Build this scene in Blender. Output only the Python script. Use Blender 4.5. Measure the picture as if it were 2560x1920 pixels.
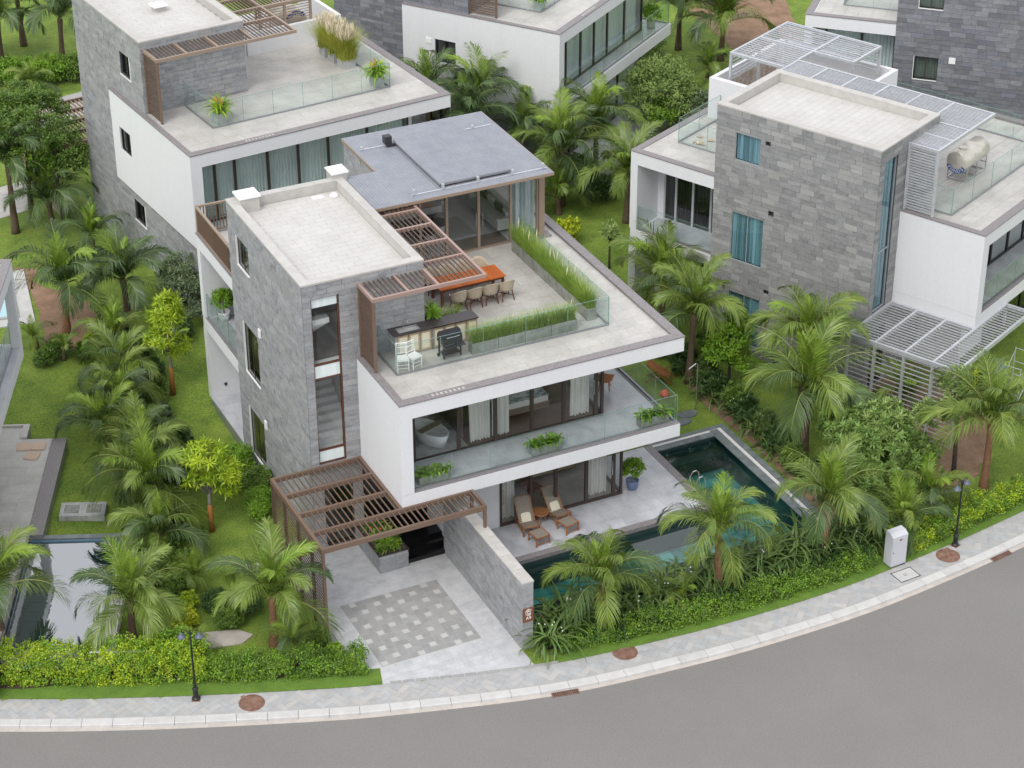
import bpy, math, random
import numpy as np
from mathutils import Vector, Matrix
R = math.radians
random.seed(7); rng = np.random.default_rng(7)
for o in list(bpy.data.objects): bpy.data.objects.remove(o)
scn = bpy.context.scene; COL = scn.collection
# ------------------------------------------------------------------ camera
cd = bpy.data.cameras.new('camera'); cam = bpy.data.objects.new('camera', cd); COL.objects.link(cam)
YAW, PITCH, ROLL = 0.44898, 0.52975, -0.004
fw = Vector((math.sin(YAW)*math.cos(PITCH), math.cos(YAW)*math.cos(PITCH), -math.sin(PITCH)))
rt = Vector((math.cos(YAW), -math.sin(YAW), 0)); up = rt.cross(fw)
r2 = math.cos(ROLL)*rt + math.sin(ROLL)*up; u2 = -math.sin(ROLL)*rt + math.cos(ROLL)*up
cam.matrix_world = Matrix(((r2.x, u2.x, -fw.x, -21.752), (r2.y, u2.y, -fw.y, -61.266), (r2.z, u2.z, -fw.z, 44.805), (0, 0, 0, 1)))
cd.sensor_width = 36; cd.lens = 36*5493.7/2560; cd.clip_end = 600; cd.clip_start = 1
scn.camera = cam
# ------------------------------------------------------------------ sky, sun, exposure
SUN_EL, SUN_AZ = R(52), R(233)          # azimuth clockwise from +y
w = bpy.data.worlds.new('World'); scn.world = w; w.use_nodes = True
nt = w.node_tree; nt.nodes.clear()
sk = nt.nodes.new('ShaderNodeTexSky'); sk.sky_type = 'NISHITA'; sk.sun_disc = False
sk.sun_elevation = SUN_EL; sk.sun_rotation = SUN_AZ; sk.air_density = 1.0; sk.dust_density = 4.0; sk.ozone_density = 0.6
hs = nt.nodes.new('ShaderNodeHueSaturation'); hs.inputs['Saturation'].default_value = 0.42
bg = nt.nodes.new('ShaderNodeBackground'); bg.inputs['Strength'].default_value = 0.13
wo = nt.nodes.new('ShaderNodeOutputWorld')
cl = nt.nodes.new('ShaderNodeMixRGB'); cl.inputs[0].default_value = 0.75; cl.inputs[2].default_value = (6.0, 6.1, 6.35, 1)   # even cloud cover
nt.links.new(sk.outputs[0], hs.inputs['Color']); nt.links.new(hs.outputs[0], cl.inputs[1]); nt.links.new(cl.outputs[0], bg.inputs['Color']); nt.links.new(bg.outputs[0], wo.inputs['Surface'])
sd = bpy.data.lights.new('sun', 'SUN'); sd.energy = 1.0; sd.angle = R(30); sd.color = (1.0, 0.97, 0.93)
sun = bpy.data.objects.new('sun', sd); COL.objects.link(sun)
sdir = Vector((math.sin(SUN_AZ)*math.cos(SUN_EL), math.cos(SUN_AZ)*math.cos(SUN_EL), math.sin(SUN_EL)))
sun.rotation_euler = sdir.to_track_quat('Z', 'Y').to_euler()
vs = scn.view_settings; vs.view_transform = 'Standard'; vs.look = 'None'; vs.gamma = 1; vs.use_curve_mapping = False
vs.exposure = 0.68
scn.render.resolution_x, scn.render.resolution_y = 1024, 768
scn.render.engine = 'CYCLES'
scn.cycles.transparent_max_bounces = 16; scn.cycles.max_bounces = 7; scn.cycles.caustics_reflective = False; scn.cycles.caustics_refractive = False

# ------------------------------------------------------------------ materials
MT = {}
def nodes(name):
    m = bpy.data.materials.new(name); m.use_nodes = True; t = m.node_tree; t.nodes.clear()
    out = t.nodes.new('ShaderNodeOutputMaterial'); MT[name] = m
    def N(ty, **k):
        n = t.nodes.new('ShaderNode'+ty)
        for a, v in k.items():
            if a in n.inputs.keys(): n.inputs[a].default_value = v
            else: setattr(n, a, v)
        return n
    return m, t, out, N
def c4(c): return (c[0], c[1], c[2], 1)
def pm(name, col, rough=.7, col2=None, ns=2.0, nd=4.0, nlo=.35, nhi=.65, rv=0.0, rcol=None, bump=0.0, bs=30.0, metal=0.0, spec=.5, transl=0.0, stretch=None, fine=0.0, fs=60.0):
    """general procedural material: two colours mixed by world-space noise, fine speckle, per-piece random value, bump"""
    m, t, out, N = nodes(name); L = t.links.new
    geo = N('NewGeometry'); oi = N('ObjectInfo')
    pos = geo.outputs['Position']
    if stretch:
        mp = N('Mapping'); mp.inputs['Scale'].default_value = stretch; L(pos, mp.inputs['Vector']); pos2 = mp.outputs[0]
    else: pos2 = pos
    c = None
    if col2 is not None:
        nz = N('TexNoise'); nz.inputs['Scale'].default_value = ns; nz.inputs['Detail'].default_value = nd; nz.inputs['Roughness'].default_value = .6
        L(pos2, nz.inputs['Vector'])
        mr = N('MapRange'); mr.inputs[1].default_value = nlo; mr.inputs[2].default_value = nhi; L(nz.outputs['Fac'], mr.inputs[0])
        mx = N('MixRGB'); mx.inputs[1].default_value = c4(col); mx.inputs[2].default_value = c4(col2); L(mr.outputs[0], mx.inputs[0]); c = mx.outputs[0]
    if rv or rcol is not None:
        ad = N('Math', operation='ADD'); L(oi.outputs['Random'], ad.inputs[0]); L(geo.outputs['Random Per Island'], ad.inputs[1])
        fr = N('Math', operation='FRACT'); L(ad.outputs[0], fr.inputs[0]); rnd = fr.outputs[0]
        if rcol is not None:
            ml = N('Math', operation='MULTIPLY'); ml.inputs[1].default_value = 7.31; L(rnd, ml.inputs[0]); f2 = N('Math', operation='FRACT'); L(ml.outputs[0], f2.inputs[0])
            pw = N('Math', operation='POWER'); pw.inputs[1].default_value = 2.0; L(f2.outputs[0], pw.inputs[0])
            mx = N('MixRGB'); mx.inputs[2].default_value = c4(rcol); L(pw.outputs[0], mx.inputs[0])
            if c is None: mx.inputs[1].default_value = c4(col)
            else: L(c, mx.inputs[1])
            c = mx.outputs[0]
        if rv:
            mr = N('MapRange'); mr.inputs[3].default_value = 1-rv; mr.inputs[4].default_value = 1+rv; L(rnd, mr.inputs[0])
            mx = N('VectorMath', operation='MULTIPLY'); L(mr.outputs[0], mx.inputs[1])
            if c is None: mx.inputs[0].default_value = col
            else: L(c, mx.inputs[0])
            c = mx.outputs[0]
    if fine:
        nz = N('TexNoise'); nz.inputs['Scale'].default_value = fs; nz.inputs['Detail'].default_value = 2; L(pos, nz.inputs['Vector'])
        mr = N('MapRange'); mr.inputs[1].default_value = .3; mr.inputs[2].default_value = .7; mr.inputs[3].default_value = 1-fine; mr.inputs[4].default_value = 1+fine; L(nz.outputs['Fac'], mr.inputs[0])
        mx = N('VectorMath', operation='MULTIPLY'); L(mr.outputs[0], mx.inputs[1])
        if c is None: mx.inputs[0].default_value = col
        else: L(c, mx.inputs[0])
        c = mx.outputs[0]
    p = N('BsdfPrincipled'); p.inputs['Roughness'].default_value = rough; p.inputs['Metallic'].default_value = metal; p.inputs['Specular IOR Level'].default_value = spec
    if c is None: p.inputs['Base Color'].default_value = c4(col)
    else: L(c, p.inputs['Base Color'])
    if bump:
        nz = N('TexNoise'); nz.inputs['Scale'].default_value = bs; nz.inputs['Detail'].default_value = 3; L(pos2, nz.inputs['Vector'])
        b = N('Bump'); b.inputs['Strength'].default_value = bump; b.inputs['Distance'].default_value = .02; L(nz.outputs['Fac'], b.inputs['Height']); L(b.outputs[0], p.inputs['Normal'])
    sh = p.outputs[0]
    if transl:
        tr = N('BsdfTranslucent'); ms = N('MixShader'); ms.inputs[0].default_value = transl
        if c is None: tr.inputs['Color'].default_value = c4(col)
        else: L(c, tr.inputs['Color'])
        L(sh, ms.inputs[1]); L(tr.outputs[0], ms.inputs[2]); sh = ms.outputs[0]
    L(sh, out.inputs['Surface']); return m
def glass(name, tint, refl=1.5, rough=0.0, bump=0, milk=0.0):
    m, t, out, N = nodes(name); L = t.links.new
    tr = N('BsdfTransparent'); tr.inputs['Color'].default_value = c4(tint)
    gl = N('BsdfGlossy'); gl.inputs['Roughness'].default_value = rough
    fr = N('Fresnel'); ge = N('NewGeometry'); mi_ = N('MapRange'); mi_.inputs[3].default_value = refl; mi_.inputs[4].default_value = 1/refl
    L(ge.outputs['Backfacing'], mi_.inputs[0]); L(mi_.outputs[0], fr.inputs['IOR'])
    base = tr.outputs[0]
    if milk:
        df = N('BsdfDiffuse'); df.inputs['Color'].default_value = c4((tint[0]*.9, tint[1]*.95, tint[2]*.95)); mm = N('MixShader'); mm.inputs[0].default_value = milk
        L(base, mm.inputs[1]); L(df.outputs[0], mm.inputs[2]); base = mm.outputs[0]
    ms = N('MixShader'); L(fr.outputs[0], ms.inputs[0]); L(base, ms.inputs[1]); L(gl.outputs[0], ms.inputs[2]); L(ms.outputs[0], out.inputs['Surface'])
    if bump:
        geo = N('NewGeometry'); nz = N('TexNoise'); nz.inputs['Scale'].default_value = 3.0; nz.inputs['Detail'].default_value = 3; L(geo.outputs['Position'], nz.inputs['Vector'])
        b = N('Bump'); b.inputs['Strength'].default_value = bump; b.inputs['Distance'].default_value = .05; L(nz.outputs['Fac'], b.inputs['Height'])
        L(b.outputs[0], gl.inputs['Normal']); L(b.outputs[0], fr.inputs['Normal'])
    return m
pm('white_plaster', (.70,.705,.725), .75, (.65,.66,.68), ns=1.6, nd=5, nlo=.50, nhi=.92, stretch=(1.6,1.6,.22), fine=.02, fs=7)
pm('white_paint', (.82,.82,.82), .5)
pm('stone', (.33,.338,.352), .75, (.17,.177,.19), ns=2.6, nd=7, nlo=.40, nhi=.8, rv=.12, rcol=(.32,.32,.32), bump=.35, bs=12, stretch=(1,1,2.2), fine=.10, fs=18)
pm('stone_dark', (.205,.21,.228), .75, (.125,.13,.142), ns=2.6, nd=6, nlo=.42, nhi=.8, rv=.22, rcol=(.15,.16,.19), bump=.4, bs=12, stretch=(1,1,2.2), fine=.12, fs=18)
pm('stone_warm', (.27,.273,.275), .75, (.175,.178,.182), ns=2.6, nd=7, nlo=.42, nhi=.8, rv=.13, rcol=(.33,.328,.322), bump=.35, bs=12, stretch=(1,1,2.2), fine=.10, fs=18)
pm('mortar', (.075,.075,.08), .9)
pm('coping', (.265,.245,.248), .55, (.19,.172,.176), ns=14, nd=3, fine=.25, fs=70)
pm('parapet_stone', (.50,.485,.46), .7, (.44,.425,.40), ns=3, rv=.05)
pm('terrace_tile', (.50,.485,.455), .38, (.37,.355,.335), ns=1.1, nd=7, nlo=.4, nhi=.78, rv=.06, fine=.05, fs=9)
pm('roof_tile', (.545,.532,.508), .6, (.475,.46,.438), ns=.9, nd=7, nlo=.4, nhi=.8, rv=.022, fine=.03, fs=14)
pm('deck_tile', (.50,.505,.535), .28, (.34,.35,.38), ns=1.6, nd=8, nlo=.42, nhi=.72, rv=.05, stretch=(1,.6,1))
pm('joint', (.36,.35,.33), .9)
pm('brown_metal', (.165,.108,.078), .42, rv=.06, spec=.5)
pm('brown_screen', (.115,.075,.055), .5, rv=.08)
pm('pinkish_metal', (.34,.235,.20), .35, rv=.05)
pm('tan_metal', (.30,.225,.17), .4)
pm('frame_brown', (.055,.040,.034), .4)
pm('galvanised', (.58,.60,.63), .42, (.48,.50,.53), ns=6, metal=.35, rv=.06)
pm('grey_metal', (.30,.31,.33), .4, metal=.5)
pm('steel', (.62,.62,.62), .25, metal=.9)
glass('glass_rail', (.945,.975,.966), 1.28)
glass('glass_edge', (.55,.74,.70), 1.5, milk=.3)
glass('glass_window', (.955,.97,.965), 1.5)
glass('glass_blue', (.74,.86,.89), 1.8)
glass('glass_dark', (.66,.68,.66), 1.7)
glass('water', (.60,.88,.86), 2.0, bump=.03)
glass('water_blue', (.50,.74,.82), 7.0, bump=.03)
pm('curtain', (.84,.83,.80), .9, transl=.15)
pm('curtain_teal', (.82,.90,.89), .9, (.70,.79,.79), ns=9, stretch=(1,1,.03), transl=.08)
pm('curtain_blue', (.30,.385,.405), .9, (.84,.89,.92), ns=6, nlo=.42, nhi=.62, stretch=(1,1,.02), transl=.05)
pm('curtain_olive', (.46,.40,.22), .9, (.34,.28,.14), ns=10, stretch=(1,1,.03))
pm('curtain_dark', (.05,.055,.055), .9, (.16,.18,.18), ns=12, nlo=.5, nhi=.7, stretch=(1,1,.02))
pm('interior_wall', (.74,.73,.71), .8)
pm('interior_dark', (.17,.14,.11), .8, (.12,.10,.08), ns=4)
pm('interior_floor', (.34,.31,.28), .35, (.26,.24,.22), ns=3)
pm('wood_floor', (.20,.13,.085), .4, (.14,.09,.06), ns=6, stretch=(1,6,1))
pm('wood_orange', (.50,.14,.035), .35, (.40,.10,.025), ns=8, stretch=(6,1,1), rv=.12)
pm('wood_red', (.15,.055,.030), .4, (.11,.04,.022), ns=8)
pm('wood_teak', (.36,.16,.065), .45, (.26,.105,.04), ns=8, rv=.08)
pm('wood_grey', (.30,.23,.17), .5, (.20,.15,.11), ns=7, stretch=(1,1,6))
pm('wood_pale', (.52,.40,.27), .5, (.45,.33,.21), ns=5)
pm('rope', (.50,.42,.32), .85, (.40,.33,.24), ns=25, stretch=(1,1,.2), bump=.4, bs=60)
pm('rattan', (.36,.15,.06), .6, (.20,.08,.03), ns=30, bump=.5, bs=60)
pm('weave', (.30,.26,.215), .85, (.21,.18,.15), ns=60)
pm('cushion', (.74,.70,.55), .9)
pm('concrete', (.30,.31,.285), .8, (.17,.18,.15), ns=3, nd=6, nlo=.4, nhi=.7)
pm('concrete_pale', (.46,.47,.46), .8, (.33,.34,.33), ns=4, nd=6)
pm('soil', (.06,.042,.03), .95, (.10,.07,.05), ns=6, bump=.6, bs=14)
pm('bare_earth', (.30,.19,.125), .95, (.20,.125,.075), ns=1.4, nd=7, bump=.5, bs=9, fine=.15, fs=14)
pm('granite_dark', (.05,.042,.042), .25, fine=.3, fs=80)
pm('black_granite', (.008,.008,.009), .18)
pm('black_metal', (.012,.013,.016), .4)
pm('charcoal', (.03,.032,.036), .45)
pm('lamp_blue', (.10,.12,.16), .4)
pm('asphalt', (.215,.207,.196), .85, (.200,.192,.182), ns=.22, nd=5, bump=.5, bs=160, fine=.15, fs=26)
pm('kerb_stone', (.55,.545,.535), .7, (.48,.472,.46), ns=2.5, nd=6, rv=.05)
pm('gutter', (.52,.475,.43), .8, (.44,.40,.36), ns=2.5)
pm('paver', (.42,.425,.43), .7, (.35,.355,.365), ns=3, rv=.07, rcol=(.445,.43,.41), fine=.05, fs=30)
pm('paver_base', (.40,.395,.39), .8, (.36,.355,.35), ns=3)
pm('drive_stone', (.53,.535,.545), .7, (.41,.415,.43), ns=2.4, nd=7, nlo=.4, nhi=.75, bump=.25, bs=20, rv=.06, fine=.06, fs=22)
pm('drive_dark', (.345,.345,.345), .75, (.29,.288,.283), ns=3, rv=.07, rcol=(.33,.328,.322))
pm('drive_light', (.49,.488,.48), .7, rv=.06)
pm('drive_joint', (.40,.395,.385), .8, (.34,.335,.325), ns=3)
pm('lawn', (.205,.285,.038), .95, (.100,.172,.020), ns=.9, nd=12, nlo=.33, nhi=.67, bump=1.0, bs=40, fine=.38, fs=16)
pm('grass_strip', (.140,.245,.030), .95, (.095,.180,.020), ns=1.5, nd=9, bump=1.0, bs=70, fine=.28, fs=45)
pm('pool_tile', (.085,.235,.225), .35, (.055,.165,.165), ns=2.5, rv=.38, rcol=(.19,.38,.34))
pm('pool_tile_blue', (.08,.16,.22), .35, (.07,.13,.18), ns=2.5, rv=.3)
pm('pool_ring', (.20,.22,.225), .35, (.13,.15,.155), ns=3, nd=6, rv=.08)
pm('pool_dark', (.022,.045,.045), .3, (.04,.06,.058), ns=4)
pm('gravel_white', (.72,.71,.69), .9, (.55,.54,.53), ns=40, nd=2, bump=.6, bs=50)
pm('rust', (.16,.075,.05), .75, (.26,.16,.12), ns=5, nd=6, bump=.3, bs=30)
pm('sign_brown', (.19,.075,.04), .4)
pm('sign_white', (.82,.80,.78), .5)
pm('solar', (.245,.26,.305), .4, (.30,.315,.355), ns=1.5, rv=.03)
pm('cabinet_grey', (.52,.53,.56), .45)
pm('red_paint', (.45,.02,.03), .5)
pm('pot_blue', (.16,.22,.36), .35, (.12,.17,.30), ns=5)
pm('tank', (.70,.66,.58), .28, (.60,.56,.49), ns=3, metal=.35)
pm('tank_blue', (.02,.09,.36), .5)
pm('bath_white', (.82,.83,.84), .2)
pm('fabric_grey', (.36,.37,.36), .95, (.28,.29,.28), ns=20)
pm('fabric_green', (.12,.19,.14), .95, (.07,.12,.09), ns=8)
pm('fabric_white', (.74,.73,.71), .9)
pm('screen_black', (.006,.007,.009), .1)
pm('coral', (.75,.16,.07), .6)
pm('rubble', (.35,.25,.18), .95, (.55,.50,.46), ns=5, nd=6, bump=.6, bs=12)
pm('blue_plastic', (.03,.13,.36), .5)
pm('peach_pad', (.60,.45,.36), .9)
pm('flower_orange', (.80,.30,.02), .6)
pm('flower_white', (.80,.78,.74), .6)
pm('flower_red', (.6,.06,.02), .6)
pm('trunk', (.17,.115,.075), .9, (.09,.065,.045), ns=9, nd=4, bump=.8, bs=16, stretch=(1,1,4))
pm('trunk_red', (.30,.15,.075), .9, (.15,.085,.05), ns=9, nd=4, bump=.8, bs=16, stretch=(1,1,4))
pm('bark_grey', (.26,.235,.205), .9, (.17,.15,.13), ns=8, bump=.6, bs=18)
pm('bark_dark', (.045,.035,.028), .9, (.08,.06,.05), ns=8, bump=.6, bs=18)
pm('wrap_orange', (.36,.15,.03), .85, (.22,.09,.025), ns=6, stretch=(1,1,5), bump=.6, bs=14)
def leafm(name, c, c2, transl=.20, rough=.45, rv=.28): pm(name, c, rough, c2, ns=1.3, nd=3, nlo=.35, nhi=.65, rv=rv, transl=transl, spec=.4)
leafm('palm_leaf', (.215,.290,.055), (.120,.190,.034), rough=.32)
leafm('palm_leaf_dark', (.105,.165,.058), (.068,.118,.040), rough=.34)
leafm('palm_leaf_young', (.235,.345,.040), (.165,.275,.030), rough=.4)
pm('palm_rib', (.30,.33,.10), .5)
leafm('leaf_lime', (.42,.54,.030), (.28,.42,.024))
leafm('leaf_green', (.150,.250,.036), (.090,.170,.026))
leafm('leaf_bright', (.230,.390,.032), (.145,.290,.026))
leafm('leaf_pale', (.290,.390,.115), (.175,.275,.065))
leafm('leaf_mango', (.225,.340,.085), (.140,.245,.050))
leafm('leaf_dark', (.065,.130,.030), (.040,.088,.022))
leafm('leaf_sage', (.195,.255,.120), (.125,.180,.085))
leafm('leaf_lily', (.150,.230,.060), (.092,.160,.042), rough=.35)
leafm('leaf_yellow', (.50,.56,.028), (.36,.46,.024))
leafm('grass_blade', (.30,.42,.065), (.20,.315,.045))
leafm('grass_blade_yellow', (.46,.48,.075), (.34,.39,.055))
pm('plume', (.62,.55,.40), .9)
pm('water_pale', (.42,.66,.74), .15, (.50,.72,.78), ns=2)
pm('solar_joint', (.36,.375,.41), .5)
pm('pool_bench', (.075,.062,.055), .6, (.05,.042,.038), ns=6, fine=.3, fs=60)
# ------------------------------------------------------------------ mesh helpers
class MB:
    """collects shapes into one mesh (verts, faces)"""
    def __init__(s): s.v = []; s.f = []; s.mi = []; s.cur = 0
    def add(s, vs, fs):
        b = len(s.v); s.v += [tuple(p) for p in vs]; s.f += [tuple(b+i for i in q) for q in fs]; s.mi += [s.cur]*len(fs); return s
    def box(s, x0, x1, y0, y1, z0, z1):
        return s.add([(x0,y0,z0),(x1,y0,z0),(x1,y1,z0),(x0,y1,z0),(x0,y0,z1),(x1,y0,z1),(x1,y1,z1),(x0,y1,z1)],
                     [(0,3,2,1),(4,5,6,7),(0,1,5,4),(1,2,6,5),(2,3,7,6),(3,0,4,7)])
    def bar(s, a, b, w, h=None, roll=0.0):
        h = h or w; a = Vector(a); b = Vector(b); d = (b-a).normalized()
        u = d.cross(Vector((0,0,1)));
        if u.length < 1e-4: u = Vector((1,0,0))
        u.normalize(); v = u.cross(d).normalized()
        if roll: u, v = u*math.cos(roll)+v*math.sin(roll), v*math.cos(roll)-u*math.sin(roll)
        u *= w/2; v *= h/2
        P = [a-u-v, a+u-v, a+u+v, a-u+v, b-u-v, b+u-v, b+u+v, b-u+v]
        return s.add(P, [(0,1,2,3),(7,6,5,4),(1,0,4,5),(2,1,5,6),(3,2,6,7),(0,3,7,4)])
    def tube(s, pts, rad, n=8, cap=True):
        pts = [Vector(p) for p in pts]; rad = rad if isinstance(rad, (list, tuple)) else [rad]*len(pts)
        rings = []; prev = None
        for i, p in enumerate(pts):
            d = (pts[min(i+1,len(pts)-1)]-pts[max(i-1,0)]).normalized()
            u = prev - d*prev.dot(d) if prev is not None else d.cross(Vector((0,0,1)) if abs(d.z) < .9 else Vector((1,0,0)))
            u.normalize(); prev = u; v = d.cross(u)
            rings.append([p+(u*math.cos(2*math.pi*k/n)+v*math.sin(2*math.pi*k/n))*rad[i] for k in range(n)])
        V = [q for r in rings for q in r]; F = []
        for i in range(len(pts)-1):
            for k in range(n): F.append((i*n+k, i*n+(k+1) % n, (i+1)*n+(k+1) % n, (i+1)*n+k))
        if cap: F.append(tuple(range(n))[::-1]); F.append(tuple((len(pts)-1)*n+k for k in range(n)))
        return s.add(V, F)
    def lathe(s, prof, c=(0,0,0), n=20, cap=True):
        V = []; F = []
        for r, z in prof:
            for k in range(n): V.append((c[0]+r*math.cos(2*math.pi*k/n), c[1]+r*math.sin(2*math.pi*k/n), c[2]+z))
        for i in range(len(prof)-1):
            for k in range(n): F.append((i*n+k, i*n+(k+1) % n, (i+1)*n+(k+1) % n, (i+1)*n+k))
        if cap: F.append(tuple(range(n))[::-1]); F.append(tuple((len(prof)-1)*n+k for k in range(n)))
        return s.add(V, F)
    def poly(s, pts, z0, z1):
        n = len(pts); V = [(p[0],p[1],z0) for p in pts]+[(p[0],p[1],z1) for p in pts]
        return s.add(V, [tuple(range(n))[::-1], tuple(range(n,2*n))]+[(i,(i+1) % n,n+(i+1) % n,n+i) for i in range(n)])
    def wall(s, ax, p0, p1, u0, u1, z0, z1, holes=()):
        """wall slab across axis ax ('x': u runs along y), with rectangular holes (u0,u1,z0,z1)"""
        us = sorted({u0,u1,*[h[0] for h in holes],*[h[1] for h in holes]}); us = [u for u in us if u0 <= u <= u1]
        for a, b in zip(us[:-1], us[1:]):
            hz = sorted([(h[2],h[3]) for h in holes if h[0] <= a+1e-6 and h[1] >= b-1e-6]); z = z0
            for q0, q1 in hz+[(z1,z1)]:
                if q0 > z+1e-6:
                    if ax == 'x': s.box(p0,p1,a,b,z,q0)
                    else: s.box(a,b,p0,p1,z,q0)
                z = max(z,q1)
        return s
    def build(s, name, mat, parent=None, smooth=False, loc=None):
        me = bpy.data.meshes.new(name); me.from_pydata(s.v, [], s.f)
        mats = mat if isinstance(mat, (list, tuple)) else [mat]
        for m in mats: me.materials.append(MT[m])
        if len(mats) > 1: me.polygons.foreach_set('material_index', s.mi)
        if smooth: me.polygons.foreach_set('use_smooth', [True]*len(s.f))
        me.update()
        return link(name, me, parent, loc)
def link(name, me, parent=None, loc=None, rot=None, scale=None):
    o = bpy.data.objects.new(name, me); COL.objects.link(o)
    if parent is not None: o.parent = parent
    if loc is not None: o.location = loc
    if rot is not None: o.rotation_euler = rot if isinstance(rot, (tuple, list)) else (0,0,rot)
    if scale is not None: o.scale = scale
    return o
def mesh_np(name, V, F, mats, smooth=False, mi=None):
    me = bpy.data.meshes.new(name); V = np.asarray(V, np.float32); F = np.asarray(F, np.int32); k = F.shape[1]
    me.vertices.add(len(V)); me.vertices.foreach_set('co', V.ravel())
    me.loops.add(F.size); me.loops.foreach_set('vertex_index', F.ravel())
    me.polygons.add(len(F)); me.polygons.foreach_set('loop_start', np.arange(0, F.size, k, dtype=np.int32)); me.polygons.foreach_set('loop_total', np.full(len(F), k, np.int32))
    for m in (mats if isinstance(mats, (list, tuple)) else [mats]): me.materials.append(MT[m])
    if mi is not None: me.polygons.foreach_set('material_index', np.asarray(mi, np.int32))
    if smooth: me.polygons.foreach_set('use_smooth', np.ones(len(F), bool))
    me.update(calc_edges=True); return me
_cube = {}
def cubemesh(mat):
    if mat not in _cube:
        m = MB().box(-.5,.5,-.5,.5,-.5,.5); me = bpy.data.meshes.new('piece'); me.from_pydata(m.v, [], m.f); me.materials.append(MT[mat]); me.update(); _cube[mat] = me
    return _cube[mat]
def bx(name, parent, mat, x0, x1, y0, y1, z0, z1):
    return link(name, cubemesh(mat), parent, ((x0+x1)/2,(y0+y1)/2,(z0+z1)/2), None, (x1-x0,y1-y0,z1-z0))
def tag(o, label, cat, group=None, kind=None):
    if label: o['label'] = label
    if cat: o['category'] = cat
    if group: o['group'] = group
    if kind: o['kind'] = kind
    return o
def thing(name, label, cat, loc=(0,0,0), rz=0, group=None):
    o = link(name, None, None, loc, rz); o.empty_display_size = .3; return tag(o, label, cat, group)
def struct(o): o['kind'] = 'structure'; return o
def stuff(o): o['kind'] = 'stuff'; return o
def copy_tree(o, parent=None, loc=None, rz=None, label=None, scale=None):
    c = o.copy(); COL.objects.link(c); c.parent = parent
    if loc is not None: c.location = loc
    if rz is not None: c.rotation_euler = (0,0,rz)
    if scale is not None: c.scale = scale
    if label: c['label'] = label
    for ch in o.children: copy_tree(ch, c)
    return c
def S(t): t = min(1, max(0, t)); return t*t*(3-2*t)
def hh(x, y):      # gentle terrain: the lots behind lie a little higher
    return .8*S((y-9.5)/6)+.5*S((x-28)/8)*S((y-4)/8)+.35*S((-x-3)/4)*S(y/6)*(1-S((y-9.5)/6))-.2*S((x-18.5)/3)*(1-S((y-6)/6))*S((y+9)/3)
def text_mesh(body, size, mat, depth=.004):
    cu = bpy.data.curves.new('lettering', 'FONT'); cu.body = body; cu.size = size; cu.extrude = depth; cu.align_x = 'CENTER'; cu.align_y = 'CENTER'
    o = bpy.data.objects.new('lettering', cu); COL.objects.link(o)
    dg = bpy.context.evaluated_depsgraph_get(); me = bpy.data.meshes.new_from_object(o.evaluated_get(dg)); bpy.data.objects.remove(o); bpy.data.curves.remove(cu)
    me.materials.clear(); me.materials.append(MT[mat]); return me

# ------------------------------------------------------------------ cladding, tiles, glazing, rails
STONE_N = {}
def clad(parent, ax, pos, u0, u1, z0, z1, mat, holes=(), limit=300, course=.205, side=-1, joined=None):
    """stones laid in courses on a wall face at ax=pos facing side; up to `limit` of them single objects, the rest joined in mb"""
    rr = random.Random(int(abs(pos*97+u0*31+u1*7)*10)); out = []
    z = z0
    while z < z1-.03:
        h = min(course*rr.choice((.8,1,1,1.15)), z1-z)
        if z1-z-h < .06: h = z1-z
        segs = [(u0,u1)]
        for a,b,c,d in holes:
            if c < z+h-.01 and d > z+.01:
                ns = []
                for p,q in segs:
                    if b <= p or a >= q: ns.append((p,q)); continue
                    if a > p: ns.append((p,a))
                    if b < q: ns.append((b,q))
                segs = ns
                if c > z+.03 and a < u1 and b > u0: out.append((max(a,u0)+.004, min(b,u1)-.004, z+.004, c-.003, rr.uniform(.012,.03)))
                if d < z+h-.03 and a < u1 and b > u0: out.append((max(a,u0)+.004, min(b,u1)-.004, d+.003, z+h-.004, rr.uniform(.012,.03)))
        for p,q in segs:
            u = p
            while u < q-.01:
                l = rr.uniform(.34,.78)
                if q-u-l < .16: l = q-u
                t = rr.uniform(.012,.034); g = .0045
                a = (u+g, min(u+l,q)-g, z+g, z+h-g, t); out.append(a); u += l
        z += h
    order = sorted(range(len(out)), key=lambda i: -(out[i][1]-out[i][0])*(out[i][3]-out[i][2])); keep = set(order[:limit])
    for i,(a,b,c,d,t) in enumerate(out):
        p0, p1 = (pos-t, pos+.012) if side < 0 else (pos-.012, pos+t)
        if i in keep:
            if ax == 'x': bx('stone', parent, mat, p0,p1,a,b,c,d)
            else: bx('stone', parent, mat, a,b,p0,p1,c,d)
        else:
            if ax == 'x': joined.box(p0,p1,a,b,c,d)
            else: joined.box(a,b,p0,p1,c,d)
    return len(keep)
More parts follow.
